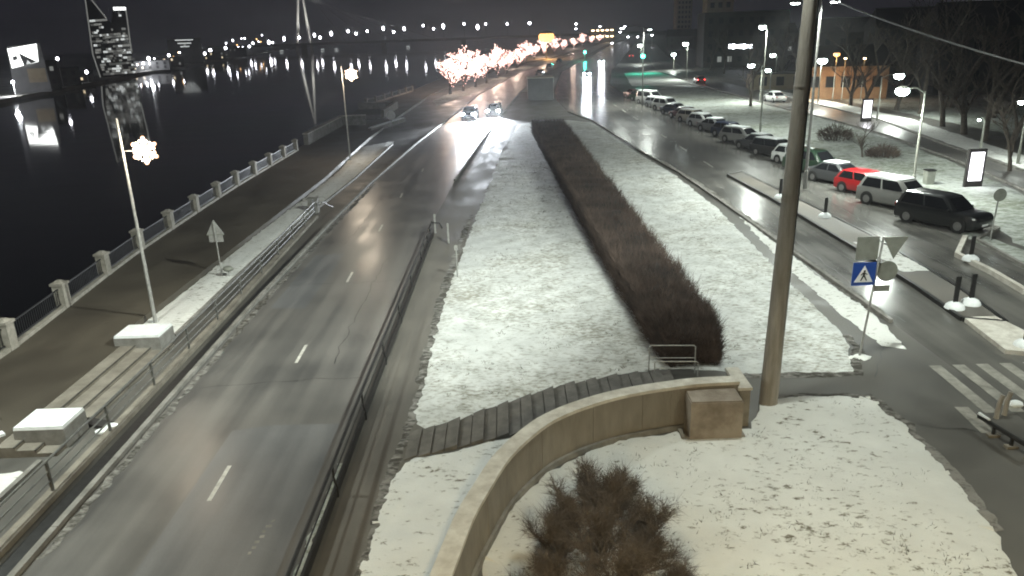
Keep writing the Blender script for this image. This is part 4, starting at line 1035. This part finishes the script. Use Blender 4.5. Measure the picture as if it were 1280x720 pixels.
for px, py, c_, lb in ((675, 94, 'dark grey', 'dark grey estate standing behind the grey kiosk'), (687, 85, 'silver', 'silver estate standing between two dark cars beyond the grey kiosk'), (699, 78, 'dark blue', 'dark blue estate standing last in line beyond the grey kiosk')):
    car('estate', c_, lb, at(px, py), -math.pi / 2 - R(10), None, 0)
P_ = at(789, 72); car('hatch', 'dark grey', 'dark grey hatchback with red tail lights driving away past the traffic signal', P_, math.pi / 2 - R(9), 'cars driving with lights on', 0, tail=True)

# ------------------------------------------------------------------ kiosk, poster stands, bin, signals
P_ = at(676, 125)
t = thing('kiosk', 'grey box kiosk with its headlit side coloured pale at the tip of the island', 'kiosk', P_)
MB().box((0, 2.4, 1.75), (4.2, 4.8, 3.5)).build('wall', M['box'], t)
MB().box((0, 2.4, 3.56), (4.4, 5.0, .14)).build('roof', M['boxl'], t)
MB().box((2.12, 2.4, 1.75), (.04, 4.6, 3.3)).build('lit_side_panel', M['boxl'], t)  # headlight glow on this side put into a pale colour
MB().box((0, -.02, 3.2), (4.0, .05, .3)).build('front_band', M['box'], t)
for px, py, w_, h_, lb in ((1215, 234, 1.15, 2.5, 'tall backlit white poster stand at the edge of the lawn'), (1082, 152, 1.15, 2.5, 'small backlit poster stand across the side street by the bare trees')):
    t = thing('poster_stand', lb, 'poster stand', at(px, py))
    MB().box((0, 0, h_ / 2), (w_, .22, h_)).build('case', M['dark'], t)
    for s_ in (-1, 1): MB().box((0, s_ * .115, h_ / 2 + .12), (w_ * .74, .012, h_ * .74)).build('poster', E_['ad'], t)
    lamp(t, (0, -.5, h_ / 2), 40, (.95, .93, 1.0), 'POINT', .4)
t = thing('litter_bin', 'small square litter bin on the lawn by the street lamp', 'bin', at(1160, 231))
MB().box((0, 0, .5), (.5, .5, .9), 0, 1.1).build('bin_body', M['sign_b'], t); MB().box((0, 0, 1.0), (.6, .6, .06)).build('lid', M['steel'], t)
def signal(px, py, lpx, lpy, lb):
    B_ = at(px, py); h = head_at(B_, lpx, lpy); t = thing('traffic_signal', lb, 'traffic signal', B_)
    MB().tube([(0, 0, 0), (0, 0, h.z + .9)], .08, 8).build('pole', M['galv'], t)
    MB().box((0, -.15, h.z + .3), (.4, .25, 1.15)).build('housing', M['black'], t)
    for k, e_ in enumerate((E_['green'], M['dark'], M['dark'])):
        m = MB(); m.ball((0, -.3, h.z - .05 + k * .36), (.16, .06, .16), 10, 6); o = m.build('lens', e_, t, True)
    if 1:
        m = MB(); m.ball((0, -.34, h.z - .05), (.5, .1, .5), 10, 6); m.build('glare_disc', E_['green'], t, True)  # oversized disc added for the glare of the green lens
    lamp(t, (0, -.9, h.z - .05), 900, (.05, 1.0, .62), 'POINT', .3)
signal(803, 92, 802, 70, 'traffic signal showing green on the right of the main road')
signal(731, 76, 731, 65, 'traffic signal showing green beyond the parked estates')

# ------------------------------------------------------------------ trees
def grow(seed, h, spread, depth=4, vase=False, trunk=.2):
    rn = random.Random(seed); segs = []
    def rec(p, d, l, r, k):
        pts = [p]; q_ = p; dd = d
        for i in range(3):
            dd = (dd + Vector((rn.uniform(-1, 1), rn.uniform(-1, 1), rn.uniform(-.4, .7))) * .16).normalized(); q_ = q_ + dd * l / 3; pts.append(q_)
        segs.append((pts, [r, r * .88, r * .75, r * .6], k))
        if k < depth:
            for j in range(rn.choice((3, 4, 4)) if k else rn.choice((4, 5, 6))):
                u = rn.choice((1, 2, 3, 3)); a = rn.uniform(0, 6.28)
                n_ = Vector((math.cos(a), math.sin(a), rn.uniform(.0, .7)))
                rec(pts[u], (dd * (.75 if k else .9) + n_ * spread).normalized(), l * rn.uniform(.55, .78) * (1.15 if k == 0 and vase else 1), r * .55, k + 1)
    rec(Vector((0, 0, -.05)), Vector((0, 0, 1)), h * (.26 if vase else .36), trunk, 0)
    return segs
def tree_meshes(seed, h, spread, depth=4, vase=False, trunk=.2, lights=False):
    segs = grow(seed, h, spread, depth, vase, trunk); a = MB(); b = MB(); g = MB(); rn = random.Random(seed)
    for pts, rad, k in segs:
        if k == 0: a.tube(pts, rad, 8)
        else: b.tube(pts, [max(x, .012) for x in rad], 5 if k < 2 else 3, cap=False)
        if lights:
            for p, q_ in zip(pts[:-1], pts[1:]):
                n_ = max(1, int((q_ - p).length / (.2 if k < 2 else .45 if k < 3 else .8)))
                for i in range(n_):
                    if k == 0 and p.z < .8: continue
                    c = p.lerp(q_, (i + rn.random()) / n_) + Vector((rn.uniform(-1, 1), rn.uniform(-1, 1), rn.uniform(-1, 1))) * (rad[0] + .04); s = .055
                    g.add([c + Vector((s, 0, 0)), c + Vector((-s, 0, 0)), c + Vector((0, s, 0)), c + Vector((0, -s, 0)), c + Vector((0, 0, s)), c + Vector((0, 0, -s))], [(0, 2, 4), (2, 1, 4), (1, 3, 4), (3, 0, 4), (2, 0, 5), (1, 2, 5), (3, 1, 5), (0, 3, 5)])
    return a.mesh('trunk', M['bark'], True), b.mesh('crown', M['bark'], True), (g.mesh('fairy_lights', E_['lightpink']) if lights else None)
LIT = [tree_meshes(s, 8.0, .85, 4, True, .2, True) for s in (11, 12, 13)]
rn = random.Random(5)
spots = [(563, 118), (579, 114), (594, 109), (608, 104), (621, 98), (633, 92), (646, 85), (657, 79.5), (668, 75), (680, 71), (692, 67), (704, 64), (716, 61), (728, 58.2), (740, 55.8), (751, 53.8)]
for i, (px, py) in enumerate(spots):
    P_ = at(px, py); t = thing('lit_tree', 'bare tree wrapped in dense fairy lights on the promenade', 'tree', P_, rn.uniform(0, 6.28), 'trees wrapped in fairy lights')
    s = rn.uniform(1.25, 1.5) * (1 if i < 8 else 1.15); t.scale = (s, s, s)
    A, B, G_ = LIT[i % 3]; link('trunk', A, t); link('crown', B, t); link('fairy_lights', G_, t)
    if i in (0, 2, 4, 6, 9, 12): lamp(t, (0, 0, 4.2), 2600 if i < 8 else 8000, (1.0, .74, .58), 'POINT', 1.5)
BARE = [tree_meshes(s, 12.0, .62, 4, False, .26) for s in (21, 22, 23)]
def bare_tree(label, px, py, h, group='bare winter trees in the park', k=0, name='bare_tree'):
    t = thing(name, label, 'tree', at(px, py), rn.uniform(0, 6.28), group); s = h / 13.0; t.scale = (s, s, s)
    A, B, _ = BARE[k % 3]; link('trunk', A, t); link('crown', B, t)
bare_tree('large bare tree on the patchy lawn beside a street lamp', 938, 133, 11, k=0)
bare_tree('bare tree in front of the ochre lit house, nearer the backlit poster', 1079, 136, 14, k=1)
bare_tree('bare tree in front of the ochre lit house, farther from the backlit poster', 1063, 132, 13, k=2)
for i, (px, py, h) in enumerate(((905, 92, 13), (888, 88, 12), (975, 104, 12), (998, 108, 11), (1008, 118, 9), (1120, 138, 14), (1150, 142, 15), (1178, 158, 14), (1205, 168, 15), (1232, 176, 13), (1262, 186, 14), (1130, 120, 16), (1190, 135, 17), (1240, 148, 17))):
    bare_tree('dark bare tree in the unlit park beyond the side street', px, py, h, 'dark bare trees beyond the side street', i)
bare_tree('low bare tree with pale lit branches at the edge of the park', 1262, 214, 7.5, None, 1)
bare_tree('small bare tree on the lawn between two dark bushes', 1078, 197, 4.2, None, 2)
bush('bush', 'bare rounded shrub at the foot of the street lamp lawn, nearer the mast', at(1043, 176), 1.7, 1.5, 1.9, 900, None, .02, 31, 'twig')
bush('bush', 'dark bushy shrub on the lawn behind the silver parked car', at(1103, 197), 1.4, 1.2, 1.3, 900, None, .02, 32, 'twig')

# ------------------------------------------------------------------ buildings on the right
def windows(t, x0, x1, z0, z1, nx, nz, y, lit, ww=.9, wh=1.3, seed=1, mats=('wl3', 'wl2')):
    rw = random.Random(seed); fr_ = MB().box((0, 0, 0), (ww + .16, .06, wh + .16)).mesh('window', M['dark'])
    gl = {k: MB().box((0, -.035, 0), (ww, .03, wh)).mesh('pane', m_) for k, m_ in (('off', M['win']), (mats[0], E_[mats[0]]), (mats[1], E_[mats[1]]))}
    for i in range(nx):
        for j in range(nz):
            o = link('window', fr_, t); o.location = (lerp(x0, x1, (i + .5) / nx), y, lerp(z0, z1, (j + .5) / nz))
            link('pane', gl[(rw.choice(mats) if rw.random() < lit else 'off')], o)
def house(name, label, loc, rz, w_, d_, h_, mat, roof=None, nx=4, nz=2, lit=.1, seed=1, cat='building'):
    t = thing(name, label, cat, loc, rz)
    MB().box((0, d_ / 2, h_ / 2), (w_, d_, h_)).build('wall', M[mat], t)
    if roof == 'pitch':
        m = MB(); m.add([(-w_ / 2 - .3, -.3, h_), (w_ / 2 + .3, -.3, h_), (w_ / 2 + .3, d_ + .3, h_), (-w_ / 2 - .3, d_ + .3, h_), (-w_ / 2 + .5, d_ / 2, h_ + d_ * .35), (w_ / 2 - .5, d_ / 2, h_ + d_ * .35)], [(0, 1, 5, 4), (2, 3, 4, 5), (1, 2, 5), (3, 0, 4), (3, 2, 1, 0)]); m.build('roof', M['dark'], t)
    else: MB().box((0, d_ / 2, h_ + .12), (w_ + .3, d_ + .3, .24)).build('roof', M['dark'], t)
    windows(t, -w_ / 2 + .4, w_ / 2 - .4, .6, h_ - .3, nx, nz, -.02, lit, min(1.1, w_ / nx * .5), min(1.4, h_ / nz * .5), seed)
    return t
P_ = at(1055, 124)
t = house('house', 'ochre house lit by orange lamps behind two bare trees', P_, R(-20), 11, 8, 4.6, 'orange', 'pitch', 5, 1, .0, 3)
for px, py, s_ in ((1046, 68, .45), (1057, 73, .2), (1081, 73, .2)):
    B_ = P_ + Vector((-1, -3.5, 0)); h = head_at(B_, px, py); B2 = Vector((h.x, B_.y, 0))
    street_lamp('orange sodium lamp in front of the ochre house' if s_ > .3 else 'small pale lamp between the trees by the ochre house', B2, h, 850 if s_ > .3 else 100, False, 'lamps by the ochre house', .06, s_, 'sod' if s_ > .3 else 'warm', (1.0, .48, .14))
house('low_wall_house', 'long low tan building behind the parked white saloon', at(985, 112), R(-8), 12, 6, 2.6, 'tan', None, 4, 1, 0, 4)
t = house('office_building', 'dark office block carrying the illuminated sign', at(930, 84), R(-6), 22, 14, 14, 'dark', None, 8, 4, .03, 6)
house('office_building', 'tan fronted block standing behind the dark office', at(897, 78), R(-4), 8, 8, 19, 'tan', None, 3, 5, 0, 8)
P_ = at(930, 86); h = head_at(P_, 924, 58)
t = thing('illuminated_sign', 'bright white illuminated sign board fixed before the dark office block', 'sign', Vector((h.x, P_.y - 1.2, h.z)))
MB().box((0, .15, 0), (6.6, .2, 1.6)).build('backing', M['dark'], t)
for k, w_ in enumerate((.7, .8, .6, .9, .7, .8, .6)):
    MB().box((-2.7 + k * .9, 0, .1 - k * .03), (.72, .08, 1.0 + .25 * math.sin(k * 2.1))).build('light_block', E_['led'], t)
for s_ in (-1, 1): MB().box((s_ * 2.5, .2, -h.z / 2 - .4), (.15, .15, h.z - .8)).build('support_post', M['dark'], t)
P_ = at(852, 56); 
t = thing('tower_block', 'far pale tower block rising over the dark trees', 'building', P_)
hh = 34
MB().box((0, 0, hh / 2), (10, 10, hh)).build('wall', M['tan'], t); MB().box((3, 0, hh + 4), (5, 6, 8)).build('stair_tower', M['tan'], t)
windows(t, -4.5, 4.5, 4, hh, 4, 10, -5.03, .03, 1.2, 1.5, 2)
# far trees as a dark mass behind the park
for i, (px, py, w_, h_) in enumerate(((870, 62, 60, 12), (950, 70, 50, 14), (1060, 84, 44, 15), (1170, 100, 44, 17), (1260, 118, 40, 17))):
    house('park_house', ('unlit house in the dark beside the far traffic signal verge', 'unlit house just behind the illuminated sign and office', 'unlit house rising behind the ochre lit house', 'unlit house behind the bare trees past the lawn lamp', 'unlit house behind the low tree with pale branches')[i], at(px, py), R(-12), w_ * .5, 10, h_ * .55, 'dark', 'pitch', 6, 2, .02, 20 + i)

# ------------------------------------------------------------------ far bank
def bank_point(px, extra=4):
    # ground point on the far bank seen in column px
    best = None
    for a, b in zip(BANK[:-1], BANK[1:]):
        for k in range(60):
            p = Vector(a).lerp(Vector(b), k / 60); q_ = proj((p.x, p.y, -1.9))[0]
            if best is None or abs(q_ - px) < best[0]: best = (abs(q_ - px), p)
    p = best[1]; d = Vector((p.x, p.y)).normalized(); p = p + d * extra
    return Vector((p.x, p.y, -1.9))
def face(p): return math.atan2(p.y, p.x) - math.pi / 2
# tower
P_ = bank_point(147, 12); rz = face(P_); sc_ = P_.to_2d().length / F * 1.06
t = thing('glass_tower', 'tall glass tower with a slanted spike and scattered lit floors on the far bank', 'building', P_, rz)
zt = lambda py: top_z(P_.x, P_.y, py) + 1.9
def solve_z(px, py): 
    d = fw + cr * ((px - 640) / F) + cu * ((360 - py) / F); k = P_.to_2d().length / d.to_2d().length; return CH + d.z * k + 1.9
def solve_u(px, py):
    d = fw + cr * ((px - 640) / F) + cu * ((360 - py) / F); k = P_.to_2d().length / d.to_2d().length; q_ = Vector((d.x * k, d.y * k)) - P_.to_2d()
    return q_.x * math.cos(rz) + q_.y * math.sin(rz)
uv = lambda px, py: (solve_u(px, py), solve_z(px, py))
prof = [uv(126, 100), uv(170, 93), uv(164, 62), uv(157, 8), uv(141, 8), uv(139, 28), uv(133, 24), uv(105, -12), uv(116, 62)]
prof[0] = (prof[0][0], 0); prof[1] = (prof[1][0], 0)
n_ = len(prof); dp = 12
m = MB(); m.add([(p[0], 0, p[1]) for p in prof] + [(p[0], dp, p[1]) for p in prof], [tuple(range(n_)), tuple(range(2 * n_ - 1, n_ - 1, -1))] + [(i, n_ + i, n_ + (i + 1) % n_, (i + 1) % n_) for i in range(n_)])
m.build('wall', M['win'], t)
for a, b in ((uv(105, -12), uv(116, 68)), (uv(105, -12), uv(133, 23)), (uv(157, 9), uv(164, 62)), (uv(126, 98), uv(116, 68))):
    MB().tube([(a[0], -.1, a[1]), (b[0], -.1, b[1])], .28, 5).build('edge_light', E_['wl2'], t)
MB().box((*[(uv(141, 9)[0] + uv(157, 9)[0]) / 2, -.2], uv(149, 9)[1] - .6), (5.0, .3, 1.3)).build('roof_sign', E_['screen'], t)
rw = random.Random(4)
rows_ = [(24, 108, 132, .8), (33, 111, 136, .2), (43, 113, 160, .45), (46, 130, 158, .8), (50, 114, 160, .3), (58, 140, 163, .95), (64, 118, 163, .7), (67, 140, 166, .9), (73, 122, 167, .35), (80, 124, 168, .5), (86, 126, 169, .6), (92, 128, 170, .8), (39, 114, 122, .6), (52, 128, 146, .5), (29, 112, 128, .25), (17, 142, 156, .2), (55, 116, 124, .3), (61, 118, 163, .1), (70, 120, 166, .1), (76, 122, 168, .2), (83, 125, 169, .1), (89, 127, 169, .2), (37, 112, 159, -.2), (20, 140, 157, -.1), (47, 114, 130, 0)]
for py, xa, xb, pr in rows_:
    px = xa + 1.5
    while px < xb - 1:
        w_ = rw.uniform(1.6, 4.5)
        if rw.random() < pr * .8 + .4:
            u_, z_ = uv(px + w_ / 2, py - (px - 140) * .08)
            MB().box((u_, -.06, z_), (w_ * sc_ * .9, .1, 2.0 * sc_)).build('lit_window', rw.choice((E_['wl'], E_['wl2'], E_['wl2'], E_['wl4'], E_['wl4'])), t)
        px += w_ + .6
# screen building
P_ = bank_point(30, 14); rz = face(P_); sc_ = P_.to_2d().length / F
t = thing('screen_building', 'dark building with a big glowing white screen on its upper front', 'building', P_, rz)
a = uv(10, 60); b = uv(48, 56); c = uv(14, 85); base_w = b[0] - a[0]
prof = [(a[0] - 1, 0), (b[0] + 1, 0), (b[0] + .5, b[1] + .4), (a[0] - .3, a[1] + .4)]
m = MB(); m.add([(p[0], 0, p[1]) for p in prof] + [(p[0], 9, p[1]) for p in prof], [(0, 1, 2, 3), (7, 6, 5, 4)] + [(i, 4 + i, 4 + (i + 1) % 4, (i + 1) % 4) for i in range(4)]); m.build('wall', M['grey'], t)
pq = [uv(9, 61), uv(15, 85.5), uv(48, 77), uv(45.5, 54.5)]
def flat(pq, y, th): 
    return plate(pq, y, th)
s_ = flat(pq, -.3, .25).build('screen', E_['screen'], t)
flat([uv(23, 66), uv(30, 82), uv(46, 77)], -.36, .05).build('screen_wedge', M['grey'], s_)
flat([uv(34, 75), uv(33, 80.5), uv(39, 79)], -.40, .03).build('screen_patch', E_['wl'], s_)
flat([uv(15.5, 71), uv(16.5, 76), uv(22, 74.5), uv(21, 69.5)], -.36, .05).build('screen_print', M['box'], s_)
MB().box(((a[0] + b[0]) / 2 + 2, -.05, uv(30, 95)[1]), (base_w * .6, .1, 4.2)).build('dim_front', M['tan'], t)
# low buildings on the far bank
for i, (px, w_, h_, ml, lt, lb) in enumerate(((58, 9, 9, 'dark', .35, 'small glazed building beside the screen building'), (84, 10, 6, 'dark', .12, 'low dark building between the screen and the glass tower'), (103, 9, 4, 'dark', .5, 'low building with lit windows at the foot of the glass tower'), (188, 20, 5, 'grey', .55, 'low lit pavilion just past the glass tower'), (212, 18, 6, 'dark', .25, 'low dark block on the bank past the pavilion'), (235, 22, 17, 'dark', .05, 'tall dark hall with glowing roof bands on the far bank'), (262, 26, 7, 'dark', .3, 'long low block beyond the dark hall'), (287, 34, 9, 'dark', .2, 'long low block near the bridge end'))):
    P_ = bank_point(px, 8 + (i % 3) * 5); t = house('riverside_building', lb, P_, face(P_), w_, 10, h_, ml, None, max(3, w_ // 4), 2, lt, 40 + i)
    if i == 5:
        for k in range(3): MB().box((0, -.1, h_ - .8 - k * 2.2), (12 - k * 3, .2, .7)).build('roof_band', E_['wl'], t)
# embankment strip and lamps along the far bank
bl_ = [(x - 1.2, y) for x, y in BANK]
sheet('far_promenade', [(x - .4, y) for x, y in BANK] + [(x - 7, y) for x, y in reversed(BANK)], -1.88, M['conc_l'])
for i, (px, py) in enumerate(((20, 108), (52, 106), (80, 73), (98, 96), (110, 91), (182, 79), (188, 73), (196, 77), (213, 69), (226, 72), (246, 67), (257, 67), (265, 63), (284, 60), (300, 60), (305, 60), (313, 58), (318, 54), *[(rn.uniform(165, 335), None) for _ in range(26)])):
    if py is None: py = 96 - (px - 165) * .235 - rn.uniform(8, 20) + (px - 165) * .035
    P_ = bank_point(px, 3.0); d = fw + cr * ((px - 640) / F) + cu * ((360 - py) / F); k = P_.to_2d().length / d.to_2d().length; z_ = CH + d.z * k
    wm_ = i > 18 and i % 3 == 0
    t = thing('bank_lamp', 'small warm orange lamp glowing on the far river bank' if wm_ else 'white street lamp glowing on the far river bank', 'street lamp', P_, 0, 'warm lamps on the far river bank' if wm_ else 'lamps along the far river bank')
    hz_ = max(z_ + 1.9, 4); rr_ = P_.y * (1.5 if i < 18 else .8) / F * rn.uniform(.8, 1.25)
    MB().tube([(0, 0, 0), (0, 0, hz_)], .08, 5).build('pole', M['galv'], t)
    m = MB(); m.ball((0, 0, hz_), (rr_, rr_, rr_ * 1.15), 8, 6); m.build('lamp_bulb', E_['farw' if i > 18 and i % 3 == 0 else 'far'], t, True)  # oversized globe stands for the lamp's glare
    if i % 3 == 0 and i < 18: lamp(t, (0, -rr_ - .6, hz_ - rr_ - .5), 5000, (.92, .95, 1.0), 'POINT', .5)

# ------------------------------------------------------------------ bridge
t = thing('bridge', 'long cable stayed road bridge with a pale pylon across the river', 'bridge', (-200, 1200, -3))
MB().box((-120, 1206, 6.2), (760, 16, 2.6)).build('deck', M['grey'], t, world=True)
MB().box((-120, 1197.8, 7.9), (760, .3, .8)).build('parapet', M['conc_l'], t, world=True)
for x in (-300, -180, -60, 60, 150): MB().box((x, 1206, 0), (6, 12, 10)).build('pier', M['conc'], t, world=True)
ap = on_y(373, -35, 1206)
for px, py in ((371, 56), (389, 54)):
    q_ = on_y(px, py, 1206); q_.z = -3
    MB().tube([q_, q_.lerp(ap, .5), ap], [2.4, 1.9, 1.4], 6).build('pylon_leg', M['boxl'], t, world=True)
    lamp(t, Vector((q_.x + 12, 1150, 9)) - t.location, 130000, (.95, .97, 1.0), 'SPOT', 1.0, 'floodlight', R(50), q_.lerp(ap, .55) - t.location, .6)
for k in range(5):
    e_ = Vector((ap.x + 60 + k * 34, 1206, 7.4)); MB().tube([ap.lerp(Vector((ap.x, 1206, 7)), .15 + .05 * k), e_], .35, 4).build('stay_cable', M['galv'], t, world=True)
for i, (px, py) in enumerate(((336, 53), (341, 55), (355, 48.5), (374, 47), (393, 44), (400, 47), (414, 42), (435, 39), (445, 42), (459, 39), (479, 35.5), (492, 40), (505, 36), (529, 32), (542, 36), (554, 33), (580, 30), (597, 34), (607, 30), (634, 30), (662, 29), (720, 30))):
    q_ = on_y(px, py, 1200); t = thing('bridge_lamp', 'tall white lamp shining on the bridge deck', 'street lamp', Vector((q_.x, 1200, 7.5)), 0, 'lamps along the bridge')
    hz_ = max(q_.z - 7.5, 3); rr_ = 1.75 * rn.uniform(.8, 1.25); el = rn.choice((1, 1, 1.7))
    MB().tube([(0, 0, 0), (0, 0, hz_)], .25, 5).build('pole', M['galv'], t)
    m = MB(); m.ball((0, 0, hz_), (rr_, rr_, rr_ * el), 8, 6); m.build('lamp_bulb', E_['farb'], t, True)  # globe size includes the glare around the lamp
for px, py in ((403, 57), (420, 55), (509, 42), (352, 61)):
    q_ = on_y(px, py, 1190); o = tag(MB().box((0, 0, 0), (5, 2, 1.2)).build('boat_cabin', E_['wl']), 'lit boat cabin under the bridge', 'boat', 'lit boats under the bridge'); o.location = (q_.x, 1188, -1.4)
# distant lights on our bank
B_ = at(683, 74); h = head_at(B_, 683, 46)
street_lamp('dazzling orange lamp among the lit promenade trees', B_, h, 30000, False, None, .2, 3.3, 'sod', (1.0, .5, .16))
for px, py, bpy_, c_ in ((750, 33, 52, 'far'), (775, 40, 52, 'far'), (781, 33, 52, 'far'), (785, 46, 55, 'far'), (797, 46, 56, 'far'), (720, 36, 52, 'far'), (765, 54, 60, 'far'), (815, 44, 58, 'far')):
    B_ = at(px, bpy_); h = head_at(B_, px, py); street_lamp('distant white street lamp far up the main road', B_, h, 0, False, 'distant lamps far up the road', .15, B_.y * 1.3 / F, c_)
t = thing('market_hall', 'far flat hall outlined with warm lights at the end of the lit trees', 'building', at(752, 53))
MB().box((0, 0, 6), (24, 12, 12)).build('wall', M['tan'], t)
for z_ in (11.2, 5.5):
    for k in range(5): MB().box((-9.2 + k * 4.6, -6.2, z_), (2.4, .3, 1.0)).build('light_strip', E_['warm'], t)

# ------------------------------------------------------------------ night haze
hm = bpy.data.materials.new('night_haze'); hm.use_nodes = True; n = hm.node_tree.nodes; L = hm.node_tree.links
n.remove(n['Principled BSDF']); pv_ = n.new('ShaderNodeVolumePrincipled'); pv_.inputs['Color'].default_value = (.9, .92, .95, 1); pv_.inputs['Density'].default_value = .0004; pv_.inputs['Anisotropy'].default_value = .5
L.new(pv_.outputs[0], n['Material Output'].inputs['Volume'])
hz = tag(MB().box((-300, 1900, 70), (6200, 5400, 155)).build('haze', hm), kind='stuff')
SC.cycles.volume_bounces = 0

# ------------------------------------------------------------------ small wear: slush, seams, grass poking through
M['slush'] = snow_mat('dirty_slush', .6, grass=(.07, .065, .055), lo=.42, hi=.62, white=(.30, .29, .27), s2=3.0, grey=.6)
snow_patch('slush', [(13.6, 27), (13.55, 40), (13.4, 52), (12.8, 64), (13.1, 64), (13.75, 52), (13.95, 40), (14.1, 27)], M['slush'], z=.004, h=.02, grid=.3, edge=.2, jag=.16)
snow_patch('slush', [(-3.45, 12), (-3.4, 17.4), (-3.15, 19), (-3.2, 30), (-2.9, 38), (-2.5, 46), (-2.2, 46), (-2.6, 38), (-2.85, 30), (-2.95, 19), (-3.1, 17.4), (-3.2, 12)], M['slush'], z=.012, h=.02, grid=.25, edge=.15, jag=.13)
snow_patch('slush', [(-10.55, 14), (-10.75, 30), (-10.65, 45), (-10.35, 58), (-10.1, 58), (-10.4, 45), (-10.5, 30), (-10.35, 14)], M['slush'], z=.004, h=.015, grid=.3, edge=.2, jag=.14)
snow_patch('slush', [(7.3, 20.3), (8.5, 20.6), (10.6, 20.4), (10.8, 18.3), (10.7, 15.8), (10.4, 13.8), (10.1, 13.8), (10.4, 15.8), (10.5, 18.3), (10.4, 20.1), (8.5, 20.35)], M['slush'], z=.002, h=.03, grid=.25, edge=.15, jag=.15)
snow_patch('slush', [(7.2, 22.15), (10.6, 21.95), (11.4, 23.6), (11.7, 25), (11.95, 25), (11.7, 23.4), (10.8, 21.6), (7.2, 21.8)], M['slush'], z=.002, h=.025, grid=.25, edge=.15, jag=.15)
M['tar'] = pm('tar_seam', (.03, .03, .03), (.02, .02, .02), 4, .4)
rs_ = random.Random(12)
def seam(a, b, wd=.028):
    a = Vector(a); b = Vector(b); k = max(3, int((b - a).length / .5)); d = (b - a).normalized(); nn = Vector((-d.y, d.x)); pts = []
    for i in range(k + 1): pts.append(a.lerp(b, i / k) + nn * rs_.gauss(0, .06))
    m = MB()
    for p, q_ in zip(pts[:-1], pts[1:]):
        w2 = nn * wd * rs_.uniform(.5, 1.2) / 2
        m.add([(c.x, c.y, .0085) for c in (p - w2, q_ - w2, q_ + w2, p + w2)], [(0, 1, 2, 3)])
    tag(m.build('tar_seam', M['tar']), kind='structure')
for a, b in (((-10.2, 22.5), (-5.0, 22.9)), ((-6.2, 24), (-6.3, 37)), ((-10.2, 33), (-4.9, 33.3)), ((-8.9, 40), (-8.8, 52)), ((11, 18.5), (16, 16.5)), ((11.2, 21.5), (13.6, 25.5)), ((14.3, 26), (14.6, 42)), ((19.5, 30), (19.8, 50))):
    seam(a, b)
tw = []; WEDGE = [(-2.8, 19.6), (-2.6, 31), (-2.2, 40), (-1.5, 50), (0, 66), (11, 66), (12.2, 50), (12.2, 40), (11.6, 29), (10.4, 22.3), (4.5, 23), (1, 22)]
LOW = [(-.4, 12), (.8, 16.2), (3, 17.8), (6.5, 18.3), (8, 20), (10.2, 19.8), (10.2, 16), (9.6, 12)]
for poly, cnt, cap in ((WEDGE, 1100, 66), (LOW, 420, 20)):
    k = 0
    while k < cnt:
        x_ = rs_.uniform(-3, 12.5); y_ = 12 + (cap - 12) * rs_.random() ** 1.5
        if not inside(x_, y_, poly): continue
        if noise.noise(Vector((x_ * .35, y_ * .35, 8))) + .5 * noise.noise(Vector((x_ * 1.1, y_ * 1.1, 2))) < rs_.uniform(-.35, .35): k += .3; continue
        k += 1; a0 = rs_.uniform(0, 6.28)
        for j in range(rs_.randint(2, 7)):
            r_ = abs(rs_.gauss(0, .12)); p = Vector((x_ + math.cos(a0) * r_ * 1.6 + rs_.gauss(0, .03), y_ + math.sin(a0) * r_ + rs_.gauss(0, .03), .025))
            tw.append((p, Vector((rs_.gauss(0, .8), rs_.gauss(0, .8), rs_.uniform(.25, .8))).normalized(), rs_.uniform(.07, .16), rs_.uniform(.006, .012)))
M['grass'] = pm('dead_grass', (.11, .10, .06), (.055, .05, .03), 5, .9)
tag(link('grass', twig_mesh('grass', M['grass'], tw)), 'dead grass blades poking through the thin snow', 'grass', kind='stuff')
